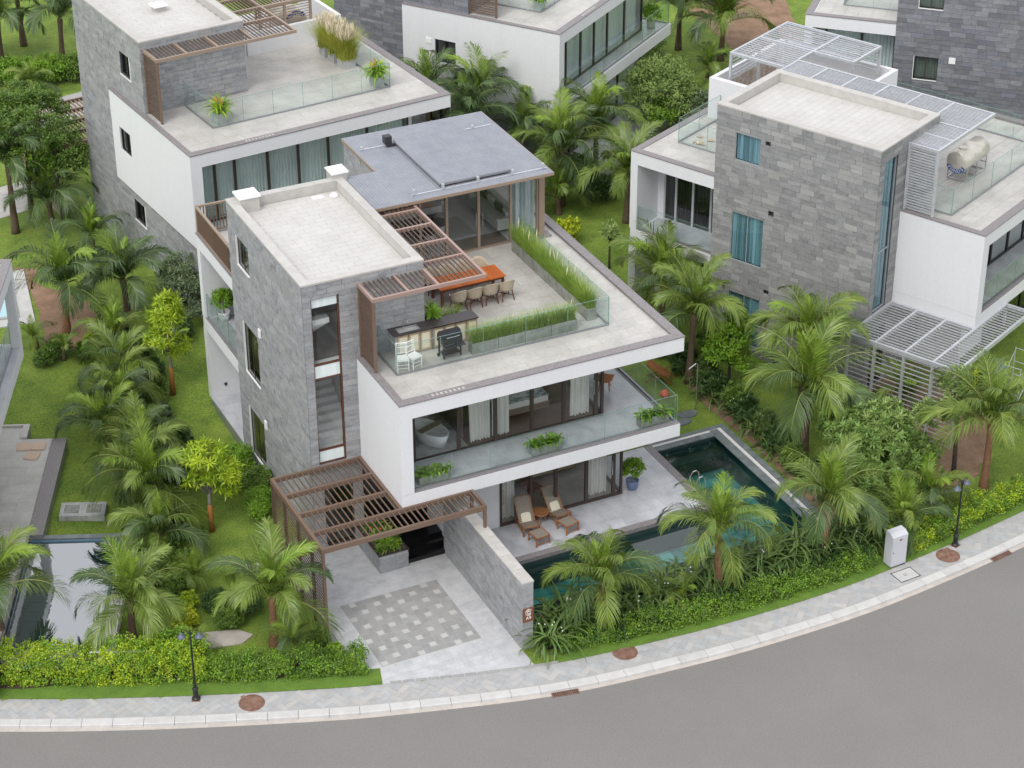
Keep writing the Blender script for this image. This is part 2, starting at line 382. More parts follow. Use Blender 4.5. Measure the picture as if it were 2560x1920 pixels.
def tiles(parent, mat, x0, x1, y0, y1, z, tx, ty, name='tile', gap=.008, holes=(), th=.02, stagger=True, mb=None):
    """floor tiles as single pieces (or joined in mb) lying on z"""
    j = 0; y = y0
    while y < y1-.02:
        b = min(y+ty, y1); off = (tx*.5 if (stagger and j % 2) else 0); x = x0-off
        while x < x1-.02:
            a0, a1 = max(x,x0), min(x+tx,x1); x += tx
            if a1-a0 < .05: continue
            if any(a1 > h[0]+.01 and a0 < h[1]-.01 and b > h[2]+.01 and y < h[3]-.01 for h in holes):
                # clip in x against the hole
                for h in holes:
                    if b > h[2]+.01 and y < h[3]-.01:
                        if a0 < h[0] < a1: a1 = h[0]
                        elif a0 < h[1] < a1: a0 = h[1]
                        elif a0 >= h[0]-.01 and a1 <= h[1]+.01: a1 = a0
                if a1-a0 < .05: continue
            if mb is not None: mb.box(a0+gap/2,a1-gap/2,y+gap/2,b-gap/2,z-th,z)
            else: bx(name, parent, mat, a0+gap/2,a1-gap/2,y+gap/2,b-gap/2,z-th,z)
        y = b; j += 1
def glazing(parent, ax, pos, u0, u1, z0, z1, mull, fm='frame_brown', gm='glass_window', fw_=.075, dp=.09, handles=(), name='window', rails=()):
    m = MB()
    def b(a0,a1,c0,c1,p0=pos-dp/2,p1=pos+dp/2):
        if ax == 'x': m.box(p0,p1,a0,a1,c0,c1)
        else: m.box(a0,a1,p0,p1,c0,c1)
    b(u0,u1,z0,z0+fw_); b(u0,u1,z1-fw_,z1); b(u0,u0+fw_,z0+fw_,z1-fw_); b(u1-fw_,u1,z0+fw_,z1-fw_)
    for q in mull: b(q-fw_*.75,q+fw_*.75,z0+fw_,z1-fw_, pos-dp/2+.003, pos+dp/2-.003)
    for q in rails: b(u0+fw_,u1-fw_,q-fw_*.6,q+fw_*.6, pos-dp/2+.005, pos+dp/2-.005)
    o = m.build(name, fm, parent)
    ed = [u0+fw_]+[v for q in mull for v in (q-fw_*.75,q+fw_*.75)]+[u1-fw_]
    zs = [z0+fw_]+[v for q in rails for v in (q-fw_*.6,q+fw_*.6)]+[z1-fw_]
    for i in range(0,len(ed),2):
        for k in range(0,len(zs),2):
            if ax == 'x': bx('pane', o, gm, pos-.006,pos+.006,ed[i],ed[i+1],zs[k],zs[k+1])
            else: bx('pane', o, gm, ed[i],ed[i+1],pos-.006,pos+.006,zs[k],zs[k+1])
    for q in handles:
        if ax == 'y': MB().tube([(q,pos-.05,z0+.95),(q,pos-.11,z0+1.0),(q,pos-.11,z0+1.5),(q,pos-.05,z0+1.55)],.018,6).build('handle','steel',o)
    return o
def curtain(parent, ax, pos, u0, u1, z0, z1, mat, amp=.04, wl=.14, gather=None):
    n = max(8,int((u1-u0)/wl*8)); V = []; F = []; ph = random.uniform(0,6)
    for i in range(n+1):
        t = i/n; u = u0+(u1-u0)*t; d = amp*math.sin((u1-u0)*t/wl*2*math.pi+ph)+amp*.5*math.sin(t*17+ph)
        for k,z in enumerate((z0,z1)):
            uu = u
            if gather and k == 0: uu = u+gather*(1-t)
            V.append((pos+d,uu,z) if ax == 'x' else (uu,pos+d,z))
    for i in range(n): F.append((2*i,2*i+2,2*i+3,2*i+1))
    m = MB().add(V,F); return m.build('curtain', mat, parent, smooth=True)
def balustrade(parent, ax, pos, joints, z, h=1.12, mat='glass_rail', name='glass_balustrade', sh=.05):
    m = MB(); u0, u1 = joints[0], joints[-1]
    if ax == 'x': m.box(pos-.03,pos+.03,u0,u1,z-.01,z+sh)
    else: m.box(u0,u1,pos-.03,pos+.03,z-.01,z+sh)
    o = m.build(name,'grey_metal',parent)
    for a,b in zip(joints[:-1],joints[1:]):
        if ax == 'x': bx('glass_panel',o,mat,pos-.007,pos+.007,a+.008,b-.008,z+.02,z+h); bx('glass_edge',o,'glass_edge',pos-.009,pos+.009,a+.008,b-.008,z+h,z+h+.012)
        else: bx('glass_panel',o,mat,a+.008,b-.008,pos-.007,pos+.007,z+.02,z+h); bx('glass_edge',o,'glass_edge',a+.008,b-.008,pos-.009,pos+.009,z+h,z+h+.012)
    for q in joints:
        if ax == 'x': bx('glass_edge',o,'glass_edge',pos-.009,pos+.009,q-.008,q+.008,z+.02,z+h)
        else: bx('glass_edge',o,'glass_edge',q-.008,q+.008,pos-.009,pos+.009,z+.02,z+h)
    return o
def louvre(parent, ax, pos, u0, u1, z0, z1, mat, pitch=.12, sh=.035, sw=.05, name='slat'):
    z = z0+pitch*.5
    while z < z1-.02:
        if ax == 'x': bx(name,parent,mat,pos-sw/2,pos+sw/2,u0,u1,z,z+sh)
        else: bx(name,parent,mat,u0,u1,pos-sw/2,pos+sw/2,z,z+sh)
        z += pitch
# ------------------------------------------------------------------ street curve
CP = [(-40,13),(-30,6.0),(-22.5,1.2),(-17.4,-2.1),(-12.69,-4.69),(-8.2,-6.77),(-3.6,-8.6),(-.83,-9.54),(4.11,-10.87),(8.46,-11.4),(11.87,-11.59),(15.64,-11.55),(19.16,-11.2),(22.47,-10.74),(27,-9.9),(33,-8.4),(42,-5.2),(55,1),(70,10)]
def catmull(P, n=12):
    out = []
    for i in range(1,len(P)-2):
        p0,p1,p2,p3 = [np.array(P[k],float) for k in (i-1,i,i+1,i+2)]
        for t in np.arange(n)/n:
            out.append(.5*((2*p1)+(-p0+p2)*t+(2*p0-5*p1+4*p2-p3)*t*t+(-p0+3*p1-3*p2+p3)*t**3))
    out.append(np.array(P[-2],float)); return np.array(out)
CV = catmull(CP); SEG = np.r_[0,np.cumsum(np.linalg.norm(np.diff(CV,axis=0),axis=1))]
def cpt(s, off=0.0):
    x = np.interp(s,SEG,CV[:,0]); y = np.interp(s,SEG,CV[:,1])
    x1 = np.interp(s+.2,SEG,CV[:,0])-np.interp(s-.2,SEG,CV[:,0]); y1 = np.interp(s+.2,SEG,CV[:,1])-np.interp(s-.2,SEG,CV[:,1]); l = math.hypot(x1,y1)
    tx,ty = x1/l,y1/l
    return x-ty*off, y+tx*off, math.atan2(ty,tx)
def s_at_x(x): return float(np.interp(x,CV[:,0],SEG))
def cy(x, off=0): # curve y (approximately) at x for an offset inland
    s = s_at_x(x)
    for _ in range(4):
        X,Y,a = cpt(s,off); s += (x-X)*math.cos(a)
    return cpt(s,off)[1]
SX0, SX1 = s_at_x(-20), s_at_x(40)
def strip(name, o0, o1, z0, z1, mat, s0, s1, step=.5, parent=None):
    V = []; F = []; n = int((s1-s0)/step)+1
    for i in range(n+1):
        s = s0+(s1-s0)*i/n
        a = cpt(s,o0); b = cpt(s,o1); V += [(a[0],a[1],z0),(b[0],b[1],z1)]
    for i in range(n): F.append((2*i,2*i+2,2*i+3,2*i+1))
    return MB().add(V,F).build(name,mat,parent)
# road and gutter
struct(strip('road',-70,.06,-.12,-.12,'asphalt',SX0-8,SX1+8,1.0))
struct(strip('gutter',0,.18,-.1165,-.1165,'gutter',SX0,SX1))
# kerb: single stones about one metre long
kb = strip('kerb',.17,.5,-.2,-.2,'gutter',SX0,SX1); struct(kb)
s = s_at_x(-16.5)
while s < s_at_x(27):
    e = s+.985; m = MB(); V = []
    for q in (s+.004,(s+e)/2,e-.004):
        for off,z in ((.15,-.19),(.165,-.02),(.19,0.0),(.485,.012),(.485,-.19)):
            p = cpt(q,off); V.append((p[0],p[1],z))
    F = []
    for i in (0,5):
        for k in range(5): F.append((i+k,i+5+k,i+5+(k+1) % 5,i+(k+1) % 5))
    F += [(4,3,2,1,0),(10,11,12,13,14)]
    m.add(V,F).build('kerb_stone','kerb_stone',kb); s += .99
# pavement of herringbone setts
sw = strip('pavement',.47,1.62,-.004,-.004,'paver_base',SX0,SX1); struct(sw)
a_, b_ = .44,.22; rest = MB(); n_p = 0
cand = []
s0_, s1_ = s_at_x(-14.5), s_at_x(26)
def herring():
    u = b_; out = []
    # cells: horizontal brick at (j+4m, j), vertical brick at (j+4m+2... ) classic 2:1 herringbone
    for j in range(-160,161):
        for q in range(-80,81):
            out.append((j+4*q+1, j+.5, 0)); out.append((j+4*q+3.5, j+1.0, 1))
    return [(x*u,y*u,o) for x,y,o in out]
c45 = math.cos(math.pi/4)
for x,y,o in herring():
    sx = (x-y)*c45; ty = (x+y)*c45
    if .66 < ty < 1.46 and s0_ < s0_+20+sx < s1_:
        cand.append((s0_+20+sx,ty,o))
random.Random(3).shuffle(cand)
cand.sort(key=lambda c: abs(cpt(c[0])[0]+4))
for i,(s,ty,o) in enumerate(cand):
    X,Y,a = cpt(s,ty); ang = a+math.pi/4+(math.pi/2 if o else 0)
    z = random.uniform(.0,.004)
    if i < 300:
        link('paver',cubemesh('paver'),sw,(X,Y,z-.014),ang,(a_-.008,b_-.008,.03))
    else:
        c,s_ = math.cos(ang),math.sin(ang); hx,hy = (a_-.008)/2,(b_-.008)/2
        P = [(X+c*p-s_*q,Y+s_*p+c*q) for p,q in ((-hx,-hy),(hx,-hy),(hx,hy),(-hx,hy))]
        rest.poly(P,z-.03,z)
stuff(rest.build('paver_field','paver',sw))
# mown verge and soil behind it
def verge(x0,x1):
    o = strip('verge',1.5,2.35,.015,.02,'grass_strip',s_at_x(x0),s_at_x(x1)); return struct(o)
verge(-20,-1.25); verge(4.62,38)

# ------------------------------------------------------------------ ground sheet with holes for the pools
HP = (-.407,-7.041,11.657,.4)      # pose of the villa at the left edge
def loc2w(p, x, y): c,s_ = math.cos(p[0]),math.sin(p[0]); return (c*x-s_*y+p[1], s_*x+c*y+p[2])
def w2loc(p, x, y): c,s_ = math.cos(p[0]),math.sin(p[0]); dx,dy = x-p[1],y-p[2]; return (c*dx+s_*dy,-s_*dx+c*dy)
def in_pool(x,y):
    if 4.55 < x < 17.1 and -7.0 < y < .7 and not (x < 13.6 and y > -4.0): return True
    a,b = w2loc(HP,x,y)
    return .95 < a < 4.3 and -14.2 < b < -7.35
xs = np.r_[np.arange(-150,-16,8),np.arange(-16,30,.42),np.arange(30,62,1.0),np.arange(62,180,8)]
ys = np.r_[np.arange(-60,-13,6),np.arange(-13,20,.42),np.arange(20,62,1.2),np.arange(62,260,10)]
V = []; F = []
for y in ys:
    for x in xs:
        cyx = float(np.interp(x,CV[:,0],CV[:,1])) if CV[0,0] < x < CV[-1,0] else (13 if x < 0 else 20)
        off = (y-cyx)*.96
        V.append((x,y,hh(x,y) if off > 1.45 else -.35))
nx = len(xs)
for j in range(len(ys)-1):
    for i in range(nx-1):
        cx_,cy_ = (xs[i]+xs[i+1])/2,(ys[j]+ys[j+1])/2
        if in_pool(cx_,cy_): continue
        F.append((j*nx+i,j*nx+i+1,(j+1)*nx+i+1,(j+1)*nx+i))
struct(link('lawn',mesh_np('lawn',V,F,'lawn',smooth=True)))
# bare earth patches and beds lie a few mm over the lawn
def patch(name, pts, mat, dz=.02, n=14):
    """irregular ground patch following the terrain"""
    cx_ = sum(p[0] for p in pts)/len(pts); cy_ = sum(p[1] for p in pts)/len(pts)
    V = [(cx_,cy_,hh(cx_,cy_)+dz)]; F = []; ring = []
    for i in range(len(pts)):
        a,b = pts[i],pts[(i+1) % len(pts)]
        for k in range(n//2): t = k/(n//2); ring.append((a[0]+(b[0]-a[0])*t+random.uniform(-.1,.1),a[1]+(b[1]-a[1])*t+random.uniform(-.1,.1)))
    lv = [1/3,2/3,1]; m = len(ring)
    for l in lv: V += [(cx_+(p[0]-cx_)*l,cy_+(p[1]-cy_)*l,hh(cx_+(p[0]-cx_)*l,cy_+(p[1]-cy_)*l)+dz) for p in ring]
    for i in range(m):
        j = (i+1) % m; F.append((0,1+i,1+j)); F.append((1+i,1+m+i,1+m+j,1+j)); F.append((1+m+i,1+2*m+i,1+2*m+j,1+m+j))
    return struct(MB().add(V,F).build(name,mat))
patch('planting_bed',[(4.7,-8.75),(9,-9.0),(14,-9.1),(18,-8.9),(18.2,-7.0),(4.7,-7.0)],'soil',.03)
patch('planting_bed',[(17.6,-6.8),(18.9,-6.0),(18.9,6.0),(17.7,4.6)],'bare_earth',.025)
patch('planting_bed',[(-14,-1.9),(-8,-4.4),(-3,-6.4),(-1.6,-6.9),(-1.6,-6.0),(-4,-5.2),(-9,-3.2),(-14,-.9)],'soil',.03)
patch('bare_ground',[(22.2,-6.6),(24.5,-5.9),(27.2,-3.4),(27.5,2.2),(24.8,2.6),(22.6,-3.5)],'bare_earth',.03)
patch('bare_ground',[(-5.0,17.0),(-2.6,16.6),(-2.2,20.5),(-4.0,23.5)],'bare_earth',.02)
patch('bare_ground',[(-6.5,22.5),(-4.0,22.8),(-3.4,24.5),(-6,26)],'bare_earth',.02)
patch('bare_ground',[(26,31),(30,32),(33,36),(34,40),(30,39),(27,35)],'bare_earth',.02)
patch('bare_ground',[(36,30),(40,31),(44,40),(40,44),(37,38)],'bare_earth',.02)
patch('bare_ground',[(-3,4),(-1.8,3.6),(-1.7,8),(-2.6,8.6)],'lawn',.01)
# street behind the back villas
o = MB().poly([(-14,36.8),(12,41.5),(12,44.3),(-14,39.8)],.70,.815).build('back_street','paver_base'); struct(o)
o = MB().poly([(-14,28.0),(-2.2,30.4),(-1.4,33.6),(-14,31.6)],.70,.83).build('back_patio','terrace_tile'); struct(o)

# ------------------------------------------------------------------ driveway of the main villa
fr = [(x,cy(x,1.52)) for x in np.linspace(4.1,-1.42,9)]
dr = MB().add([(-1.42,.0,.003),(4.1,.0,.003)]+[(x,y,.003) for x,y in fr],[tuple(range(11))]).build('driveway','drive_stone'); struct(dr)
dm = MB(); rr = random.Random(5)
y = -.3
while y > -9.3:
    h = rr.choice((.2,.24,.3)); x = -1.42
    while x < 4.08:
        l = min(rr.uniform(.3,.7),4.08-x)
        inside = x+l > -.46 and x < 3.16 and y > -7.12 and y-h < -3.36
        if min(cy(x+.05,1.56),cy(x+l-.05,1.56)) < y-h and max(cy(x+.05,1.56),cy(x+l-.05,1.56)) < y-h and not inside: dm.box(x+.004,x+l-.004,y-h+.004,y-.004,0,.0075)
        x += l
    y -= h
stuff(dm.build('driveway_stone_field','drive_stone',dr))
A = .268                              # pinwheel setts in the middle: light squares, darker oblongs
pr = MB().box(-.46,3.16,-7.12,-3.36,.001,.0055).build('patterned_field','drive_joint',dr)
for i in range(-2,17):
    for j in range(-2,17):
        x0,y0 = -.46+i*A,-7.12+j*A; k = (i+3*j) % 5
        def put(w,d,mat):
            a0,a1,b0,b1 = max(x0,-.46),min(x0+w*A,3.16),max(y0,-7.12),min(y0+d*A,-3.36)
            if a1-a0 > .04 and b1-b0 > .04: bx('paver',pr,mat,a0+.012,a1-.012,b0+.012,b1-.012,.002,.0105)
        if k == 0: bx('paver',pr,'drive_light',max(x0,-.46)+.03,min(x0+A,3.16)-.03,max(y0,-7.12)+.03,min(y0+A,-3.36)-.03,.002,.0105) if (-.5 < x0 < 3.0 and -7.15 < y0 < -3.5) else None
        elif k == 1: put(1,2,'drive_dark')
        elif k == 2: put(2,1,'drive_dark')
for i in range(14):                   # row of darker stones along the pavement
    x = -1.3+i*.4; bx_ = cpt(s_at_x(x)+.5,1.55); link('paver',cubemesh('drive_dark'),dr,(bx_[0],bx_[1],.004),bx_[2],(.38,.13,.014))
for i in range(18):                   # edging along the left side
    bx('paver',dr,'drive_dark',-1.44,-1.26,-7.7+i*.32,-7.39+i*.32,.002,.012)

# ------------------------------------------------------------------ main pool, an L round the terrace
pl = thing('swimming_pool','dark green tiled L-shaped pool wrapping the terrace of the middle villa','pool',(0,0,0))
m = MB()       # basin walls and floor
m.box(4.5,16.64,-7.0,-6.6,-1.5,.30); m.box(16.64,17.0,-7.0,.6,-1.5,.28); m.box(13.87,16.64,.25,.6,-1.5,.30)
m.box(4.5,16.64,-6.6,.25,-1.5,-.95); m.box(13.6,13.86,-4.25,.25,-1.5,.3); m.box(4.5,13.6,-4.24,-4.0,-1.5,.3); m.box(4.5,4.6,-6.6,-4.24,-1.5,.3)
basin = m.build('basin','pool_dark',pl)
fl = MB(); rr = random.Random(11); y = -6.6
while y < .25:
    x = 4.6 if y < -4.25 else 13.86; x -= rr.uniform(0,.5)
    while x < 16.64:
        l = rr.choice((.5,.9,.9)); a0,a1 = max(x,4.6 if y < -4.25 else 13.86),min(x+l,16.64)
        if a1-a0 > .05: bx('pool_tile',basin,'pool_tile',a0+.006,a1-.006,y+.006,min(y+.45,.25)-.006,-.96,-.935+rr.uniform(0,.004))
        x += l
    y += .45
bx('pool_bench',basin,'pool_bench',13.87,16.62,-.30,.24,-.9,-.25)
for x in (14.4,15.4,16.3):
    MB().lathe([(.05,0),(.05,.03)],(0,0,0),10).build('pool_light','steel',basin,loc=(x,.2,.05)).rotation_euler = (R(90),0,0)
ring = MB(); ring.box(17.0,17.25,-7.25,.87,-.3,.30); ring.box(13.9,17.0,.62,.87,-.3,.30); ring.box(4.5,17.0,-7.3,-7.0,-.3,.28); 
ring.build('pool_surround','pool_ring',pl)
gt = MB(); gt.box(16.86,17.0,-6.9,.62,.2,.315); gt.box(13.9,16.86,.5,.62,.2,.315); gt.build('overflow_channel','gravel_white',pl)
for i in range(10):
    y0 = .6-i*.72; bx('ring_stone',pl,'pool_ring',16.5,16.85,y0-.71,y0,.27,.317); bx('ring_stone',pl,'pool_ring',17.02,17.27,y0-.71,y0,.27,.322)
for i in range(4): bx('ring_stone',pl,'pool_ring',13.95+i*.64,14.58+i*.64,.2,.495,.27,.317)
wt = MB().add([(4.6,-6.6,.14),(16.63,-6.6,.14),(16.63,-4.26,.14),(4.6,-4.26,.14)],[(0,1,2,3)]).add([(13.88,-4.26,.14),(16.63,-4.26,.14),(16.63,.24,.14),(13.88,.24,.14)],[(0,1,2,3)]); wt.build('water','water',pl)
ld = MB()
for y0 in (-3.35,-2.9): ld.tube([(13.6,y0,.46),(13.62,y0,1.05),(13.72,y0,1.22),(13.86,y0,1.25),(13.98,y0,1.15),(14.02,y0,.9),(14.02,y0,-.5)],.022,8)
for z in (.05,-.2,-.45): ld.bar((14.02,-3.35,z),(14.02,-2.9,z),.05,.03)
tag(ld.build('pool_ladder','steel'),'chrome pool ladder hooked over the terrace edge','ladder')
# ------------------------------------------------------------------ villas
def villa(label, pose, stone, leftwin, frontstrip=True, wmat='glass_dark', curt='curtain_olive', stone_limit=300, niches=(), left_front=True, back_dark=False, sx1=12.65, win_frame='frame_brown'):
    t,x,y,z0 = pose
    root = thing('villa',label,'villa',(x,y,z0),t)
    # stone tower: four walls with openings
    holes_l = [h for h in leftwin]; strip_h = [(.30,1.31,3.62,10.15),(.42,1.5,.15,2.75)] if frontstrip else []
    m = MB()
    m.wall('x',0.0,.25,0,7.43,-.3,10.70,holes_l+list(niches)); m.wall('y',0.0,.25,.25,4.43,-.3,10.70,strip_h)
    m.box(4.18,4.43,.25,7.43,-.3,10.70); m.box(.25,4.18,7.18,7.43,-.3,10.70)
    tw = m.build('tower_wall','mortar',root)
    j = MB(); n1 = int(stone_limit*.62)
    clad(tw,'x',0.0,0.0,7.43,-.05,10.70,stone,holes_l+list(niches),n1,joined=j)
    clad(tw,'y',0.0,.0,4.43,-.05,10.70,stone,strip_h,stone_limit-n1,joined=j)
    stuff(j.build('stone_cladding',stone,tw))
    # parapet and tiled tower roof
    p = MB(); p.box(-.035,4.45,-.035,.30,10.70,10.765); p.box(-.035,.30,.30,7.15,10.70,10.765); p.box(4.13,4.45,.30,7.15,10.70,10.765); p.box(-.035,4.45,7.15,7.46,10.70,10.765)
    p.box(.25,.29,.25,7.18,10.3,10.70); p.box(4.14,4.18,.25,7.18,10.3,10.70); p.box(.29,4.14,7.14,7.18,10.3,10.70)
    p.build('parapet','parapet_stone',root)
    rf = MB().box(.25,4.18,.25,7.18,10.20,10.36).build('tower_roof','joint',root)
    tiles(rf,'roof_tile',.30,4.13,.30,7.13,10.385,.62,.31,gap=.007)
    # inside of the tower
    fl = MB(); 
    for z in (.1,3.55,7.2): fl.box(.26,4.17,.26,7.17,z-.2,z)
    fl.build('floor_slab','interior_floor',root)
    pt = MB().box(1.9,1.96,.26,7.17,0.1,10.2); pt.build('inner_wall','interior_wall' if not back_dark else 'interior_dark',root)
    for k,(a,b,c,d) in enumerate(leftwin):
        bare = win_frame == 'galvanised'
        g = glazing(root,'x',.02 if bare else .035,a,b,c,d,[(a+b)/2] if (not bare or d-c > 1.5) else [],win_frame,wmat,fw_=.018 if bare else .035,dp=.04)
        curtain(g,'x',.12 if bare else .30,a+.01,b-.01,c+.01,d-.01,curt,amp=.03)
        if bare: continue
        tr = MB(); tr.box(-.05,.01,b-.026,b-.001,c+.001,d); tr.box(-.055,.01,a+.001,b-.026,c+.001,c+.026)
        tr.build('window_surround','white_paint' if win_frame != 'galvanised' else 'galvanised',g)
    for a,b,c,d in niches: bx('vent_recess',root,'interior_dark',.2,.24,a,b,c,d)
    if frontstrip:
        g = glazing(root,'y',.10,.30,1.31,3.62,10.15,[],'wood_red' if win_frame != 'galvanised' else 'galvanised',wmat if win_frame == 'galvanised' else 'glass_window',fw_=.045 if win_frame != 'galvanised' else .02,rails=(4.15,7.02,7.56) if win_frame != 'galvanised' else (6.2,))
        if win_frame == 'galvanised': curtain(g,'y',.2,.31,1.30,3.63,10.14,curt,amp=.03)
        st = MB()
        if win_frame != 'galvanised':
            for k in range(9): st.box(.35,1.85,.45+.26*k,.75+.26*k,3.7+.19*k,3.9+.19*k)
            for k in range(9): st.box(.35,1.1,.45+.26*k,.75+.26*k,8.9-.19*k,9.1-.19*k)
            st.box(.3,1.85,.3,.6,3.55,3.75); st.box(.3,1.85,.3,.5,7.05,7.5)
            st.build('staircase','white_paint',root)
        if win_frame != 'galvanised': [bx('blind',g,'curtain_teal',.35,1.26,.075,.09,z_a,z_b) for z_a,z_b in ((9.78,10.1),(7.05,7.52),(3.68,4.11))]
        d = glazing(root,'y',.10,.42,1.5,.15,2.75,[],'frame_brown','glass_dark',fw_=.06,name='side_door')
    # roof terrace slab, side walls and balcony slab of the white volume
    X0 = 1.86; m = MB()
    m.box(X0,sx1,-3.7,-.001,7.0,7.46); m.box(X0,sx1,-3.7,-3.37,7.46,7.56); m.box(X0,2.115,-3.37,-.001,7.46,7.56); m.box(sx1-.29,sx1,-3.37,-.001,7.46,7.56); m.box(4.431,sx1,0,11.55,7.0,7.46); m.box(sx1-.29,sx1-.001,0,11.55,7.46,7.56); m.box(0,4.431,7.431,11.55,7.0,7.56); m.box(4.431,sx1-.33,11.23,11.55,7.46,7.56)
    m.box(X0,2.31,-3.7,-.001,4.05,7.0)                                   # left wing wall
    m.box(X0,12.62,-3.7,-.001,3.53,4.04); m.box(4.431,12.62,0,11.55,3.53,4.04)
    m.box(0,4.431,7.431,11.5,3.53,4.04); m.box(0,4.4,11.2,11.55,.4,3.53); m.box(0,4.4,11.2,11.55,4.04,7.0)     # back left volume
    m.box(1.55,1.75,7.44,11.2,.4,3.53); m.box(1.55,1.75,7.44,7.7,4.04,7.0); m.box(1.55,1.75,10.9,11.2,4.04,7.0)
    m.box(4.5,6.30,-1.98,-1.80,.44,3.53); m.box(4.32,4.5,-1.98,3.0,.0,3.53)
    m.box(10.6,10.75,2.2,11.2,4.04,7.0); m.box(4.43,10.6,3.6,3.75,4.04,7.0); m.box(4.5,11.3,3.6,3.75,.44,3.53); m.box(11.3,11.45,1.0,11.2,.44,3.53)
    wv = m.build('white_wall','white_plaster',root)
    c = MB(); e = .02
    c.box(X0-e,sx1+e,-3.7-e,-3.36,7.56,7.60); c.box(X0-e,2.12,-3.36,-.002,7.56,7.60); c.box(sx1-.33,sx1+e,-3.36,11.25,7.56,7.60); c.box(sx1-.328,sx1-.29,-3.36,11.22,7.47,7.56); c.box(2.118,sx1-.33,-3.372,-3.362,7.47,7.56); c.box(-e,sx1+e,11.25,11.57,7.56,7.60); c.box(-e,.3,7.432,11.25,7.56,7.60)
    c.build('coping','coping',root)
    tf = MB().box(2.12,sx1-.32,-3.36,-.002,7.47,7.485).box(4.432,sx1-.33,0,11.23,7.47,7.485).box(.3,4.43,7.45,11.2,7.565,7.57).build('terrace_floor','joint',root)
    tiles(tf,'terrace_tile',2.12,sx1-.33,-3.36,-.01,7.5,1.2,.6,gap=.006); tiles(tf,'terrace_tile',4.45,sx1-.335,0,11.22,7.5,1.2,.6,gap=.006); tiles(tf,'terrace_tile',.31,4.40,7.47,11.2,7.59,.9,.6,gap=.006)
    # balcony floor
    bf = MB().box(2.311,12.4,-3.4,-1.9,4.041,4.046).box(10.4,12.4,-1.9,6,4.041,4.046).build('balcony_floor','joint',root)
    tiles(bf,'deck_tile',2.32,12.35,-3.38,-1.9,4.06,1.2,.6,gap=.005); tiles(bf,'deck_tile',10.5,12.35,-1.89,6,4.06,1.2,.6,gap=.005)
    tiles(bf,'deck_tile',.05,1.5,7.5,11.1,4.06,.7,.9,gap=.005)
    e2 = MB(); e2.box(2.32,12.62,-3.69,-3.42,4.041,4.062); e2.box(12.36,12.61,-3.42,6,4.041,4.062); e2.box(.01,.06,7.44,11.19,4.041,4.075); e2.build('balcony_coping','coping',root)
    return root
M = villa('three-storey white villa with grey stone tower and roof dining terrace, middle of the photo',(0,0,0,0),'stone',[(5.30,6.53,8.57,9.74),(4.90,6.42,4.19,6.30),(4.87,6.43,.68,2.70)],curt='curtain_olive')
# ---- white socket plates on the tower side
for z0 in (6.55,2.72): bx('wall_light',M,'white_paint',-.09,-.036,4.42,4.62,z0,z0+.33)
# ---- first-floor glazing, rooms behind
g1 = glazing(M,'y',-1.95,2.33,10.42,4.07,6.99,[3.05,4.76,6.17,7.59,8.85,10.13],handles=(10.02,),fw_=.085)
g2 = glazing(M,'x',10.44,-1.90,2.1,4.07,6.99,[.1],fw_=.07)
curtain(g1,'y',-1.62,5.25,6.15,4.1,6.95,'curtain',.05,.13,gather=.1); curtain(g1,'y',-1.62,6.22,6.85,4.1,6.95,'curtain',.05,.12); curtain(g1,'y',-1.62,9.3,10.05,4.1,6.95,'curtain',.05,.12,gather=-.05)
m = MB(); m.box(2.3,10.4,-1.85,3.6,4.041,4.052); m.build('room_floor','wood_floor',M)
m = MB(); m.box(2.315,5.2,-1.85,-.02,4.053,4.064); m.build('bathroom_floor','concrete_pale',M)
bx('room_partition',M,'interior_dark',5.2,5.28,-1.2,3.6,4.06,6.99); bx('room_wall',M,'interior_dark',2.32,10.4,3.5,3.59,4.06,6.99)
# ---- ground-floor glazing
g3 = glazing(M,'y',-1.96,6.30,11.28,.46,3.52,[7.55,8.55,9.80,10.92],handles=(6.42,10.82),fw_=.085,name='sliding_door')
g4 = glazing(M,'x',11.29,-1.91,1.0,.46,3.52,[-.4],fw_=.06)
curtain(g3,'y',-1.6,6.42,7.05,.48,3.5,'curtain',.05,.13); curtain(g3,'y',-1.6,9.95,10.8,.48,3.5,'curtain',.05,.12)
m = MB(); m.box(4.5,11.28,-1.85,3.6,.40,.455); m.build('room_floor','interior_floor',M)
bx('room_wall',M,'wood_grey',4.5,11.28,.75,.83,.46,3.52)
# entrance under the first floor
m = MB(); m.box(2.0,4.31,.27,.35,.5,3.5); m.build('entrance_wall','black_granite',M)
m = MB(); m.box(2.66,4.30,-2.05,-.05,-.05,.17); m.box(2.66,4.30,-1.70,-.05,.17,.34); m.box(2.66,4.30,-1.35,-.05,.34,.48); m.build('entrance_steps','black_granite',M)
m = MB(); m.box(1.87,4.31,-.045,-.04,.48,3.5); m.build('entrance_cladding','black_granite',M)
# ---- pool terrace deck
dk = MB(); dk.box(4.5,13.55,-3.95,.5,-.2,.43); dk.build('terrace_base','white_plaster',M)
dk = MB().box(4.5,13.55,-3.95,.5,.431,.436).build('pool_terrace','joint',M)
tiles(dk,'deck_tile',4.5,13.55,-3.95,-2.02,.45,1.2,.6,gap=.005); tiles(dk,'deck_tile',11.32,13.55,-2.02,.5,.45,1.2,.6,gap=.005)
c = MB(); c.box(4.51,13.87,-4.24,-3.955,.30,.455); c.box(13.555,13.87,-3.955,.5,.30,.455); c.build('terrace_coping','coping',M)
